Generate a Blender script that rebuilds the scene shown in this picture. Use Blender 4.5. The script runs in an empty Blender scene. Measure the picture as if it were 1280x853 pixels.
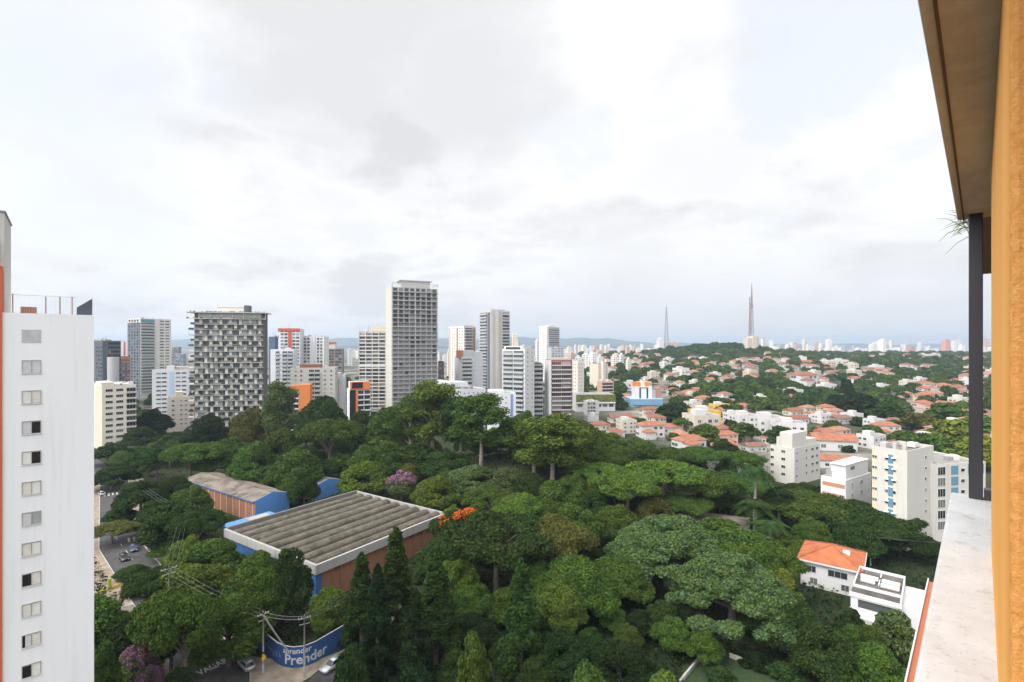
import bpy, math, random
import numpy as np
from mathutils import Vector, Matrix
R = math.radians
scene = bpy.context.scene
COL = scene.collection
rng = random.Random(11)

# ------------------------------------------------------------------ camera
CAMZ = 55.0
cam_data = bpy.data.cameras.new('camera')
cam = bpy.data.objects.new('camera', cam_data)
COL.objects.link(cam)
cam.location = (0, 0, CAMZ)
cam.rotation_euler = (R(90), 0, 0)
cam_data.sensor_width = 36.0
cam_data.lens = 18.0
cam_data.shift_y = 0.0043
cam_data.clip_start = 0.05
cam_data.clip_end = 40000
scene.camera = cam

# ------------------------------------------------------------------ sky
SUN_DIR = Vector((-0.62, -0.50, 0.90)).normalized()      # towards the sun: behind the camera, to the left
SUN_EL = math.asin(SUN_DIR.z)
SUN_AZ = math.atan2(SUN_DIR.x, SUN_DIR.y)
world = bpy.data.worlds.new('World')
scene.world = world
world.use_nodes = True
nt = world.node_tree
nt.nodes.clear()
def wn(t, **k):
    n = nt.nodes.new(t)
    for a, b in k.items(): setattr(n, a, b)
    return n
def wl(a, b): nt.links.new(a, b)
def wmath(op, a, b=None, clamp=False):
    n = wn('ShaderNodeMath', operation=op, use_clamp=clamp)
    for i, v in enumerate((a, b)):
        if v is None: continue
        if isinstance(v, (int, float)): n.inputs[i].default_value = v
        else: wl(v, n.inputs[i])
    return n.outputs[0]
def wmix(fac, a, b):
    n = wn('ShaderNodeMix', data_type='RGBA')
    if isinstance(fac, (int, float)): n.inputs[0].default_value = fac
    else: wl(fac, n.inputs[0])
    for i, v in ((6, a), (7, b)):
        if isinstance(v, tuple): n.inputs[i].default_value = (*v, 1)
        else: wl(v, n.inputs[i])
    return n.outputs[2]
def wrange(v, a, b, c=0.0, d=1.0):
    n = wn('ShaderNodeMapRange', interpolation_type='SMOOTHSTEP')
    wl(v, n.inputs[0])
    for i, x in enumerate((a, b, c, d)): n.inputs[i + 1].default_value = x
    return n.outputs[0]
out = wn('ShaderNodeOutputWorld')
bg = wn('ShaderNodeBackground')
bg.inputs[1].default_value = 0.1
wl(bg.outputs[0], out.inputs[0])
sky = wn('ShaderNodeTexSky', sky_type='NISHITA', sun_disc=False)
sky.sun_elevation = SUN_EL
sky.sun_rotation = SUN_AZ % (2 * math.pi)
sky.air_density = 1.0; sky.dust_density = 2.0
tc = wn('ShaderNodeTexCoord')
DIR = tc.outputs['Generated']
sep = wn('ShaderNodeSeparateXYZ'); wl(DIR, sep.inputs[0])
# directions are flattened on to a cloud deck so that clouds shrink towards the horizon
zz = wmath('ADD', wmath('MAXIMUM', sep.outputs[2], 0.0), 0.22)
cmb = wn('ShaderNodeCombineXYZ')
wl(wmath('DIVIDE', sep.outputs[0], zz), cmb.inputs[0])
wl(wmath('DIVIDE', sep.outputs[1], zz), cmb.inputs[1])
def wnoise(scale, detail, off, rough=0.55, dist=0.0):
    mp = wn('ShaderNodeMapping'); wl(cmb.outputs[0], mp.inputs[0]); mp.inputs[1].default_value = off
    n = wn('ShaderNodeTexNoise'); wl(mp.outputs[0], n.inputs[0])
    n.inputs['Scale'].default_value = scale; n.inputs['Detail'].default_value = detail
    n.inputs['Roughness'].default_value = rough; n.inputs['Distortion'].default_value = dist
    return n.outputs[0]
n_big = wnoise(1.1, 8, (3.1, 7.7, 0), 0.55, 0.35)
n_fine = wnoise(2.6, 9, (11.0, 1.3, 4.0), 0.6, 0.2)
n_puff = wnoise(1.7, 8, (6.0, 21.3, 2.0), 0.56, 0.3)
def wpatch(px, py, inner, outer, wob=0.08):
    """0..1 patch of sky round one compass direction and height, with a cloudy edge"""
    d = Vector(((px - 640) / 640.0, 1.0, (432 - py) / 640.0)).normalized()
    vm = wn('ShaderNodeVectorMath', operation='DISTANCE'); wl(DIR, vm.inputs[0]); vm.inputs[1].default_value = d
    dd = wmath('ADD', vm.outputs['Value'], wmath('MULTIPLY', wmath('SUBTRACT', n_fine, 0.5), wob * 6))
    return wrange(dd, inner, outer, 1.0, 0.0)
def wsum(xs):
    o = xs[0]
    for x in xs[1:]: o = wmath('MAXIMUM', o, x)
    return o
grey = wsum([wmath('MULTIPLY', wpatch(512, 190, -0.02, 0.2, .10), .95), wmath('MULTIPLY', wpatch(430, 40, 0.1, 0.34), .8),
             wmath('MULTIPLY', wpatch(560, 90, 0.06, 0.34), .75),
             wmath('MULTIPLY', wpatch(350, 280, 0.0, 0.12, .06), .35), wmath('MULTIPLY', wpatch(900, 200, 0.0, 0.22, .08), .35),
             wmath('MULTIPLY', wpatch(780, 350, 0.0, 0.16, .05), .45), wmath('MULTIPLY', wpatch(455, 365, 0.02, 0.1, .05), .8)])
grey2 = wmath('ADD', wmath('MULTIPLY', wrange(n_big, 0.46, 0.70), 0.55), wmath('MULTIPLY', wrange(n_fine, 0.40, 0.66), 0.42))
greyf = wmath('MAXIMUM', grey, grey2, True)
blue = wsum([wmath('MULTIPLY', wpatch(1020, 50, 0.09, 0.15, .05), .9), wmath('MULTIPLY', wpatch(60, 80, 0.04, 0.26), .9), wmath('MULTIPLY', wpatch(120, 265, 0.02, 0.2), .7),
             wmath('MULTIPLY', wrange(n_puff, 0.60, 0.68), .55)])
low = wrange(sep.outputs[2], 0.0, 0.24, 1.0, 0.0)            # greyer, bluer band of cloud over the horizon
right = wrange(sep.outputs[0], -0.5, 0.3)
lowf = wmath('MULTIPLY', low, wmath('ADD', wmath('MULTIPLY', right, 0.6), 0.35))
K = 5.8
white = (1.0 * K, 1.0 * K, 1.01 * K); greyc = (0.69 * K, 0.695 * K, 0.715 * K)
hazy = (0.75 * K, 0.765 * K, 0.80 * K)
c = wmix(greyf, white, greyc)
c = wmix(wmath('MULTIPLY', lowf, 0.95), c, hazy)
# thin cloud over the blue: mostly cloud light with a share of clear sky
thin = wmix(0.15, (0.895 * K, 0.93 * K, 0.99 * K), sky.outputs[0])
c = wmix(wmath('MULTIPLY', blue, wmath('SUBTRACT', 1.0, wmath('MULTIPLY', low, .6))), c, thin)
# the cloud is brighter in the broad region around the veiled sun and overhead
vs = wn('ShaderNodeVectorMath', operation='DOT_PRODUCT'); wl(DIR, vs.inputs[0]); vs.inputs[1].default_value = SUN_DIR
glow = wrange(vs.outputs['Value'], 0.42, 1.0, 1.0, 3.2)
rear = wrange(sep.outputs[1], 0.15, -0.6, 1.0, 1.22)     # and on the sun's side of the sky, behind the camera
vmul = wn('ShaderNodeVectorMath', operation='SCALE'); wl(c, vmul.inputs[0]); wl(wmath('MULTIPLY', glow, rear), vmul.inputs['Scale'])
c = vmul.outputs[0]
c = wmix(wrange(sep.outputs[2], -0.06, 0.0), (0.22 * K, 0.23 * K, 0.24 * K), c)
wl(c, bg.inputs[0])

# ------------------------------------------------------------------ sun
sd = bpy.data.lights.new('sun', 'SUN')
sd.energy = 1.15; sd.angle = R(22); sd.color = (1.0, 0.94, 0.86)
sun = bpy.data.objects.new('sun', sd); COL.objects.link(sun)
sun.rotation_euler = SUN_DIR.to_track_quat('Z', 'Y').to_euler()
sun.location = SUN_DIR * 200

scene.view_settings.view_transform = 'Standard'
scene.view_settings.look = 'None'
scene.view_settings.exposure = 0.93
scene.view_settings.gamma = 1.0
scene.view_settings.use_curve_mapping = False
try:
    scene.cycles.use_denoising = True
    scene.cycles.max_bounces = 6; scene.cycles.diffuse_bounces = 2; scene.cycles.glossy_bounces = 2
    scene.cycles.transmission_bounces = 2; scene.cycles.transparent_max_bounces = 4; scene.cycles.volume_bounces = 0
    scene.cycles.caustics_reflective = False; scene.cycles.caustics_refractive = False
except Exception: pass

# ------------------------------------------------------------------ materials
def new_mat(name):
    m = bpy.data.materials.new(name); m.use_nodes = True
    t = m.node_tree
    b = t.nodes['Principled BSDF']
    return m, t, b
def nd(t, typ, **k):
    n = t.nodes.new(typ)
    for a, b in k.items(): setattr(n, a, b)
    return n
def noise(t, vec, scale, detail=3, rough=0.55):
    n = nd(t, 'ShaderNodeTexNoise'); n.inputs['Scale'].default_value = scale; n.inputs['Detail'].default_value = detail
    n.inputs['Roughness'].default_value = rough
    if vec is not None: t.links.new(vec, n.inputs[0])
    return n.outputs[0]
def mrange(t, v, a, b, c=0.0, d=1.0):
    n = nd(t, 'ShaderNodeMapRange'); t.links.new(v, n.inputs[0])
    for i, x in enumerate((a, b, c, d)): n.inputs[i + 1].default_value = x
    return n.outputs[0]
def mixc(t, fac, a, b, mode='MIX'):
    n = nd(t, 'ShaderNodeMix', data_type='RGBA', blend_type=mode)
    if isinstance(fac, (int, float)): n.inputs[0].default_value = fac
    else: t.links.new(fac, n.inputs[0])
    for i, v in ((6, a), (7, b)):
        if isinstance(v, tuple): n.inputs[i].default_value = (*v[:3], 1)
        else: t.links.new(v, n.inputs[i])
    return n.outputs[2]
def mapping(t, vec, scale=(1, 1, 1), loc=(0, 0, 0)):
    m = nd(t, 'ShaderNodeMapping'); t.links.new(vec, m.inputs[0]); m.inputs[3].default_value = scale; m.inputs[1].default_value = loc
    return m.outputs[0]
def bump(t, b, h, strength, dist):
    n = nd(t, 'ShaderNodeBump'); n.inputs[0].default_value = strength; n.inputs[1].default_value = dist
    t.links.new(h, n.inputs['Height']); t.links.new(n.outputs[0], b.inputs['Normal'])
_mc = {}
def wall(col, rough=0.8, dirt=0.25, streak=True):
    """painted wall with soft weathering: broad tone drift and vertical rain streaks"""
    key = ('wall', col, rough, dirt)
    if key in _mc: return _mc[key]
    m, t, b = new_mat('painted_wall')
    o = nd(t, 'ShaderNodeTexCoord').outputs['Object']
    a = noise(t, o, 0.12, 3)
    s = noise(t, mapping(t, o, (1.6, 1.6, 0.08)), 1.0, 4)
    f = mrange(t, s, 0.5, 0.8, 0.0, dirt)
    d = tuple(x * 0.55 for x in col)
    c1 = mixc(t, f, col, d)
    c2 = mixc(t, mrange(t, a, 0.3, 0.75, 0.0, dirt * 0.7), c1, tuple(x * .78 for x in col))
    t.links.new(c2, b.inputs['Base Color'])
    b.inputs['Roughness'].default_value = rough
    b.inputs['Specular IOR Level'].default_value = 0.25
    _mc[key] = m
    return m
def plain(name, col, rough=0.6, metal=0.0, var=0.15, scale=2.0):
    key = ('plain', name, col, rough, metal)
    if key in _mc: return _mc[key]
    m, t, b = new_mat(name)
    o = nd(t, 'ShaderNodeTexCoord').outputs['Object']
    f = noise(t, o, scale, 4)
    t.links.new(mixc(t, mrange(t, f, 0.35, 0.7, 0, 1), tuple(x * (1 - var) for x in col), tuple(min(1, x * (1 + var * .5)) for x in col)), b.inputs['Base Color'])
    b.inputs['Roughness'].default_value = rough; b.inputs['Metallic'].default_value = metal
    _mc[key] = m
    return m
def glass_mat(dark=(0.035, 0.042, 0.05), light=(0.30, 0.30, 0.28), name='window_glass', frac=0.62):
    """window glass seen from outside: dark rooms, some with pale curtains or blinds"""
    key = ('glass', dark, light, frac)
    if key in _mc: return _mc[key]
    m, t, b = new_mat(name)
    r = nd(t, 'ShaderNodeObjectInfo').outputs['Random']
    g = nd(t, 'ShaderNodeNewGeometry').outputs['Random Per Island']
    w = nd(t, 'ShaderNodeTexWhiteNoise', noise_dimensions='2D')
    cv = nd(t, 'ShaderNodeCombineXYZ'); t.links.new(r, cv.inputs[0]); t.links.new(g, cv.inputs[1]); t.links.new(cv.outputs[0], w.inputs[0])
    v = w.outputs[0]
    t.links.new(mixc(t, mrange(t, v, frac, frac + .3, 0, 1), dark, light), b.inputs['Base Color'])
    b.inputs['Roughness'].default_value = 0.12
    b.inputs['Specular IOR Level'].default_value = 0.5
    _mc[key] = m
    return m
def tile_mat():
    if 'tile' in _mc: return _mc['tile']
    m, t, b = new_mat('clay_roof_tile')
    o = nd(t, 'ShaderNodeTexCoord').outputs['Object']
    oc = nd(t, 'ShaderNodeObjectInfo').outputs['Color']
    n1 = noise(t, o, 0.5, 4); n2 = noise(t, o, 6.0, 2)
    c = mixc(t, mrange(t, n1, 0.42, 0.72, 0, .7), oc, mixc(t, 1.0, oc, (0.45, 0.42, 0.40), 'MULTIPLY'))
    c = mixc(t, mrange(t, n2, 0.3, 0.8, 0, .5), c, mixc(t, 1.0, c, (0.7, 0.62, 0.58), 'MULTIPLY'))
    t.links.new(c, b.inputs['Base Color']); b.inputs['Roughness'].default_value = 0.85
    w = nd(t, 'ShaderNodeTexWave', wave_type='BANDS', bands_direction='X'); w.inputs['Scale'].default_value = 1.6; w.inputs['Distortion'].default_value = .3
    t.links.new(o, w.inputs[0]); bump(t, b, w.outputs[1], 0.5, 0.08)
    _mc['tile'] = m
    return m
def objcolor_wall():
    if 'ocw' in _mc: return _mc['ocw']
    m, t, b = new_mat('house_plaster')
    o = nd(t, 'ShaderNodeTexCoord').outputs['Object']
    oc = nd(t, 'ShaderNodeObjectInfo').outputs['Color']
    f = noise(t, mapping(t, o, (1.2, 1.2, .12)), 1.0, 4)
    c = mixc(t, mrange(t, f, 0.5, 0.8, 0, .5), oc, mixc(t, 1.0, oc, (0.55, 0.53, 0.5), 'MULTIPLY'))
    t.links.new(c, b.inputs['Base Color']); b.inputs['Roughness'].default_value = 0.85
    _mc['ocw'] = m
    return m
def brick_mat(col=(0.30, 0.115, 0.05), mortar=(0.26, 0.17, 0.12), stain=0.5, scale=1.0, name='brickwork'):
    key = ('brick', col, scale)
    if key in _mc: return _mc[key]
    m, t, b = new_mat(name)
    o = nd(t, 'ShaderNodeTexCoord').outputs['Object']
    sp = nd(t, 'ShaderNodeSeparateXYZ'); t.links.new(o, sp.inputs[0])
    ad = nd(t, 'ShaderNodeMath', operation='ADD'); t.links.new(sp.outputs[0], ad.inputs[0]); t.links.new(sp.outputs[1], ad.inputs[1])
    cv = nd(t, 'ShaderNodeCombineXYZ'); t.links.new(ad.outputs[0], cv.inputs[0]); t.links.new(sp.outputs[2], cv.inputs[1])
    br = nd(t, 'ShaderNodeTexBrick'); t.links.new(cv.outputs[0], br.inputs[0])
    br.inputs['Color1'].default_value = (*col, 1); br.inputs['Color2'].default_value = (*[x * .75 for x in col], 1)
    br.inputs['Mortar'].default_value = (*mortar, 1); br.inputs['Scale'].default_value = 2.2 * scale; br.inputs['Mortar Size'].default_value = .02
    f = noise(t, mapping(t, o, (0.7, 0.7, .1)), 1.0, 5)
    c = mixc(t, mrange(t, f, 0.52, 0.75, 0, stain), br.outputs[0], tuple(x * .3 for x in col))
    t.links.new(c, b.inputs['Base Color']); b.inputs['Roughness'].default_value = .9
    _mc[key] = m
    return m

WHITE = wall((0.66, 0.66, 0.66)); COOLW = wall((0.64, 0.655, 0.69)); CREAM = wall((0.62, 0.57, 0.48)); BEIGE = wall((0.58, 0.53, 0.46))
GREYW = wall((0.46, 0.46, 0.47)); CONC = wall((0.40, 0.39, 0.37), dirt=.5); DARKW = wall((0.10, 0.115, 0.14)); BROWNW = wall((0.20, 0.11, 0.08))
REDW = wall((0.50, 0.10, 0.06)); ORANGEW = wall((0.62, 0.20, 0.06)); BLUEW = wall((0.12, 0.32, 0.66)); PALEBLUE = wall((0.42, 0.58, 0.74))
SLABD = wall((0.30, 0.30, 0.30), dirt=.5)
GLASS = glass_mat(); GLASSB = glass_mat((0.05, 0.062, 0.07), (0.28, 0.30, 0.30), frac=.5)
GLASSD = glass_mat((0.02, 0.022, 0.026), (0.16, 0.16, 0.15), frac=.6)
RAILGL = plain('railing_glass', (0.40, 0.42, 0.42), .2)
FRAME = plain('window_frame_paint', (0.62, 0.62, 0.62), .5)
DFRAME = plain('dark_metal', (0.05, 0.05, 0.055), .45, .3)
ROOFC = plain('roof_screed', (0.30, 0.285, 0.27), .9, 0, .35, .6)

# ------------------------------------------------------------------ mesh helper
class MB:
    def __init__(s): s.v = []; s.f = []; s.m = []; s.mats = []
    def mi(s, mat):
        if mat not in s.mats: s.mats.append(mat)
        return s.mats.index(mat)
    def face(s, pts, mat):
        i = len(s.v); s.v += [tuple(p) for p in pts]; s.f.append(tuple(range(i, i + len(pts)))); s.m.append(s.mi(mat))
    def box(s, x0, y0, z0, x1, y1, z1, mat, bottom=True):
        i = len(s.v)
        s.v += [(x0, y0, z0), (x1, y0, z0), (x1, y1, z0), (x0, y1, z0), (x0, y0, z1), (x1, y0, z1), (x1, y1, z1), (x0, y1, z1)]
        fs = [(4, 5, 6, 7), (0, 1, 5, 4), (1, 2, 6, 5), (2, 3, 7, 6), (3, 0, 4, 7)]
        if bottom: fs.append((3, 2, 1, 0))
        k = s.mi(mat)
        for f in fs: s.f.append(tuple(i + q for q in f)); s.m.append(k)
    def prism(s, poly, z0, z1, mat, topmat=None):
        n = len(poly); i = len(s.v)
        s.v += [(p[0], p[1], z0) for p in poly] + [(p[0], p[1], z1) for p in poly]
        k = s.mi(mat); kt = s.mi(topmat or mat)
        for a in range(n):
            b_ = (a + 1) % n
            s.f.append((i + a, i + b_, i + n + b_, i + n + a)); s.m.append(k)
        s.f.append(tuple(i + n + a for a in range(n))); s.m.append(kt)
        s.f.append(tuple(i + a for a in reversed(range(n)))); s.m.append(k)
    def tube(s, pts, rad, mat, seg=6, cap=True):
        pts = [Vector(p) for p in pts]
        rads = rad if isinstance(rad, (list, tuple)) else [rad] * len(pts)
        i = len(s.v); k = s.mi(mat)
        for q, p in enumerate(pts):
            d = (pts[min(q + 1, len(pts) - 1)] - pts[max(q - 1, 0)]).normalized()
            up = Vector((0, 0, 1)) if abs(d.z) < .95 else Vector((1, 0, 0))
            a = d.cross(up).normalized(); b_ = d.cross(a)
            for j in range(seg):
                w = 2 * math.pi * j / seg
                s.v.append(tuple(p + (a * math.cos(w) + b_ * math.sin(w)) * rads[q]))
        for q in range(len(pts) - 1):
            for j in range(seg):
                jn = (j + 1) % seg
                s.f.append((i + q * seg + j, i + q * seg + jn, i + (q + 1) * seg + jn, i + (q + 1) * seg + j)); s.m.append(k)
        if cap:
            s.f.append(tuple(i + j for j in range(seg))); s.m.append(k)
            e = i + (len(pts) - 1) * seg
            s.f.append(tuple(e + j for j in reversed(range(seg)))); s.m.append(k)
    def lathe(s, prof, mat, seg=12, c=(0, 0, 0)):
        i = len(s.v); k = s.mi(mat)
        for r, z in prof:
            for j in range(seg):
                w = 2 * math.pi * j / seg; s.v.append((c[0] + r * math.cos(w), c[1] + r * math.sin(w), c[2] + z))
        for q in range(len(prof) - 1):
            for j in range(seg):
                jn = (j + 1) % seg
                s.f.append((i + q * seg + j, i + q * seg + jn, i + (q + 1) * seg + jn, i + (q + 1) * seg + j)); s.m.append(k)
    def mesh(s, name):
        me = bpy.data.meshes.new(name); me.from_pydata(s.v, [], s.f); me.update()
        for m in s.mats: me.materials.append(m)
        me.polygons.foreach_set('material_index', s.m)
        return me
    def build(s, name, parent=None, smooth=False, bevel=0.0):
        me = s.mesh(name)
        if smooth: me.polygons.foreach_set('use_smooth', [True] * len(me.polygons))
        o = link(name, me, parent)
        if bevel:
            md = o.modifiers.new('bevel', 'BEVEL'); md.width = bevel; md.segments = 2; md.limit_method = 'ANGLE'
        return o
def link(name, data, parent=None, loc=(0, 0, 0), rz=0.0, scale=None):
    o = bpy.data.objects.new(name, data); COL.objects.link(o)
    o.location = loc
    if rz: o.rotation_euler = (0, 0, rz)
    if scale: o.scale = scale
    if parent is not None: o.parent = parent
    return o
def tag(o, label, cat, group=None):
    o['label'] = label; o['category'] = cat
    if group: o['group'] = group
    return o
def thing(name, label, cat, loc=(0, 0, 0), rz=0.0, group=None):
    return tag(link(name, None, None, loc, rz), label, cat, group)
def structure(o): o['kind'] = 'structure'; return o
def stuff(o): o['kind'] = 'stuff'; return o

# ------------------------------------------------------------------ where things stand
def at(px, py, d):
    """the point d metres ahead that the photograph shows at (px, py) of 1280 x 853"""
    return Vector(((px - 640) / 640 * d, d, CAMZ - (py - 432) / 640 * d))
def gpx(px, py, z=0.0):
    d = (CAMZ - z) * 640 / (py - 432)
    return Vector(((px - 640) / 640 * d, d, z))
HT = [(0, 0), (250, 0), (300, .5), (450, 4), (600, 11), (800, 18), (1100, 24), (1500, 27), (2000, 26), (3000, 18), (5000, 15), (30000, 0)]
HY = np.array([a for a, b in HT], float); HZ = np.array([b for a, b in HT], float)
def terrain(x, y):
    x = np.asarray(x, float); y = np.asarray(y, float)
    yy = np.maximum(y, 1.0)
    h = np.interp(yy, HY, HZ)
    m = np.clip((x / yy + 0.02) / 0.2, 0, 1); m = m * m * (3 - 2 * m)
    z = h * m
    z = z + np.maximum(0, 13.4 * np.exp(-.5 * ((x - 10) / 40) ** 2 - .5 * ((y - 195) / 32) ** 2) - .4)
    z = z + 21 * np.exp(-.5 * ((x - 505) / 120) ** 2 - .5 * ((y - 1250) / 160) ** 2)
    z = z + 4 * np.exp(-.5 * ((x - 900) / 200) ** 2 - .5 * ((y - 1350) / 160) ** 2)
    return z
def tz(x, y): return float(terrain(x, y))
def proj(x, y, z): return 640 + x / y * 640, 432 + (CAMZ - z) / y * 640
# ================================================================== GROUND, HILLS, STREETS, AIR
def ground_mat():
    m, t, b = new_mat('ground_earth_and_grass')
    o = nd(t, 'ShaderNodeTexCoord').outputs['Object']
    sp = nd(t, 'ShaderNodeSeparateXYZ'); t.links.new(o, sp.inputs[0])
    n1 = noise(t, o, 0.03, 5); n2 = noise(t, o, 0.35, 4)
    g = mixc(t, mrange(t, n1, .4, .65), (0.030, 0.045, 0.018), (0.06, 0.055, 0.035))
    g = mixc(t, mrange(t, n2, .4, .7, 0, .6), g, (0.025, 0.04, 0.016))
    n3 = noise(t, o, 0.011, 6, .7)
    city = mixc(t, mrange(t, n3, .45, .6), (0.06, 0.07, 0.045), (0.30, 0.27, 0.24))
    cm = nd(t, 'ShaderNodeMath', operation='MAXIMUM'); t.links.new(mrange(t, sp.outputs[1], 320, 480), cm.inputs[0])
    cx_ = nd(t, 'ShaderNodeMath', operation='MULTIPLY'); t.links.new(mrange(t, sp.outputs[1], 205, 235), cx_.inputs[0]); t.links.new(mrange(t, sp.outputs[0], 70, 95), cx_.inputs[1]); t.links.new(cx_.outputs[0], cm.inputs[1])
    t.links.new(mixc(t, cm.outputs[0], g, city), b.inputs['Base Color'])
    b.inputs['Roughness'].default_value = 1.0; b.inputs['Specular IOR Level'].default_value = .1
    return m
ys = np.concatenate([[-300, -100, 0], np.arange(20, 420, 10), np.geomspace(420, 12500, 90)])
us = np.concatenate([-np.geomspace(9000, 300, 22), np.arange(-280, 290, 10), np.geomspace(300, 9000, 60)])
X, Y = np.meshgrid(us, ys)
Z = terrain(X, Y)
nx, ny = len(us), len(ys)
verts = np.stack([X.ravel(), Y.ravel(), Z.ravel()], 1)
idx = np.arange(nx * ny).reshape(ny, nx)
faces = np.stack([idx[:-1, :-1].ravel(), idx[:-1, 1:].ravel(), idx[1:, 1:].ravel(), idx[1:, :-1].ravel()], 1)
def np_mesh(name, v, f, mat, smooth=True):
    me = bpy.data.meshes.new(name)
    k = f.shape[1]
    me.vertices.add(len(v)); me.vertices.foreach_set('co', np.ascontiguousarray(v, np.float32).ravel())
    me.loops.add(f.size); me.loops.foreach_set('vertex_index', np.ascontiguousarray(f, np.int32).ravel())
    me.polygons.add(len(f)); me.polygons.foreach_set('loop_start', np.arange(0, f.size, k, dtype=np.int32))
    me.polygons.foreach_set('use_smooth', np.full(len(f), smooth))
    me.materials.append(mat); me.update(calc_edges=True)
    return me
structure(link('ground', np_mesh('ground', verts, faces, ground_mat())))

# far hills on the horizon
hx = np.linspace(-11500, 8900, 300); hy = np.linspace(8600, 12000, 16)
HX, HYY = np.meshgrid(hx, hy)
def ridge(x):
    pxr = x / 9500 * 640 + 640
    base = np.interp(pxr, [-150, 100, 215, 260, 420, 480, 540, 600, 700, 760, 800, 840, 950, 1250], [70, 130, 155, 155, 185, 195, 190, 190, 205, 185, 130, 100, 75, 70])
    return base + 12 * np.sin(x * .004 + 1) + 7 * np.sin(x * .011) + 4 * np.sin(x * .027 + 2)
prof = np.exp(-((HYY - 9700) / 900.) ** 2)
HZZ = ridge(HX) * prof - 2 + 6 * np.sin(HX * .006 + HYY * .004) * prof
hi = np.arange(HX.size).reshape(HX.shape)
hf = np.stack([hi[:-1, :-1].ravel(), hi[:-1, 1:].ravel(), hi[1:, 1:].ravel(), hi[1:, :-1].ravel()], 1)
structure(link('hills', np_mesh('hills', np.stack([HX.ravel(), HYY.ravel(), HZZ.ravel()], 1), hf, plain('forest_hillside', (0.035, 0.06, 0.03), 1, 0, .4, .004))))

# the air: pale haze, thin enough that only far things fade
hm = bpy.data.materials.new('pale_haze'); hm.use_nodes = True
ht = hm.node_tree; ht.nodes.clear()
ho = ht.nodes.new('ShaderNodeOutputMaterial'); hv = ht.nodes.new('ShaderNodeVolumePrincipled')
hv.inputs['Color'].default_value = (0.66, 0.82, 1.0, 1); hv.inputs['Density'].default_value = HAZE = 1.2e-4
hv.inputs['Anisotropy'].default_value = 0.2
ht.links.new(hv.outputs[0], ho.inputs['Volume'])
mb = MB(); mb.box(-12000, -400, -6, 9400, 13000, 240, hm)
stuff(mb.build('haze'))

ASPH = plain('asphalt', (0.068, 0.065, 0.063), .9, 0, .35, .6)
PAVE = plain('concrete_paving', (0.30, 0.24, 0.18), .9, 0, .35, .5)
PAINT = plain('road_paint', (0.62, 0.60, 0.55), .8, 0, .3, 3)
KERB = plain('kerb_stone', (0.42, 0.40, 0.37), .9)
def strip(name, line, off0, off1, z, mat, thick=None):
    """a flat strip beside a polyline; off = metres to the left of the direction of travel"""
    mb = MB(); pts = [Vector((p[0], p[1], 0)) for p in line]
    L = []
    for i, p in enumerate(pts):
        d = (pts[min(i + 1, len(pts) - 1)] - pts[max(i - 1, 0)]).normalized(); n = Vector((-d.y, d.x, 0))
        L.append((p + n * off0, p + n * off1))
    for (a, b_), (c, d) in zip(L[:-1], L[1:]):
        if thick:
            q = [a, b_, d, c]
            mb.prism([(p.x, p.y) for p in q][::-1] if (b_ - a).cross(c - a).z > 0 else [(p.x, p.y) for p in q], z - thick, z, mat)
        else:
            q = [(p.x, p.y, z) for p in (a, c, d, b_)]
            if (Vector(q[1]) - Vector(q[0])).cross(Vector(q[2]) - Vector(q[0])).z < 0: q = q[::-1]
            mb.face(q, mat)
    return structure(mb.build(name))
ST1 = [(-230, 268), (-160, 206), (-108, 141), (-51.5, 87.5), (-8, 50)]       # the street on the left, from far to near
ST2 = [(-31, 76), (-29.0, 88.2), (-14.5, 115), (-4, 140)]                     # the side street past the mural
strip('street', ST1, -4.4, 4.4, 0.02, ASPH)
strip('side_street', ST2, -3.6, 3.6, 0.012, ASPH)
strip('pavement', ST1[1:4], 4.6, 9.4, 0.14, PAVE, .13)
strip('pavement', ST1[0:4], -9.6, -4.6, 0.14, PAVE, .13)
strip('kerb', ST1[1:4], 4.4, 4.6, 0.15, KERB, .14)
strip('kerb', ST1[0:4], -4.6, -4.4, 0.15, KERB, .14)
mb = MB()
corner = [(-46.5, 90.5), (-42.5, 83.2), (-36.5, 80.8), (-33.4, 84.8), (-31.8, 89.6), (-30, 92.5), (-34.9, 88.5), (-39.4, 89.2)]
mb.prism(corner, 0.01, 0.155, PAVE)
structure(mb.build('corner_pavement'))
mb = MB(); cl = [Vector((p[0], p[1], .158)) for p in corner[:6]]
mb.tube(cl, .09, KERB, 4); structure(mb.build('corner_kerb'))
# markings: two zebra crossings, the word on the lane, a centre line
def zebra(c, d, n, ln, w, gap):
    mb = MB(); d = Vector((*d, 0)).normalized(); s = Vector((-d.y, d.x, 0))
    for i in range(n):
        o = Vector((*c, .028)) + s * (i - (n - 1) / 2) * gap
        q = [o - d * ln / 2 - s * w / 2, o + d * ln / 2 - s * w / 2, o + d * ln / 2 + s * w / 2, o - d * ln / 2 + s * w / 2]
        mb.face(q, PAINT)
    return structure(mb.build('zebra_crossing'))
zebra((-105.5, 147), (-.62, .78), 7, 4.0, .55, 1.2)
zebra((-147, 190.5), (-.62, .78), 7, 4.0, .6, 1.2)
def text_mesh(body, size, mat, thick=0.0, extrude=0.0, sx=1.0):
    cu = bpy.data.curves.new('lettering', 'FONT'); cu.body = body; cu.size = size; cu.offset = thick; cu.extrude = extrude; cu.align_x = 'CENTER'
    cu.resolution_u = 3
    o = bpy.data.objects.new('lettering', cu); COL.objects.link(o)
    bpy.context.view_layer.update()
    me = bpy.data.meshes.new_from_object(o.evaluated_get(bpy.context.evaluated_depsgraph_get()))
    bpy.data.objects.remove(o); bpy.data.curves.remove(cu)
    me.materials.clear(); me.materials.append(mat)
    return me
tm = text_mesh('VAGAR', 1.75, PAINT, .035)
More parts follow.
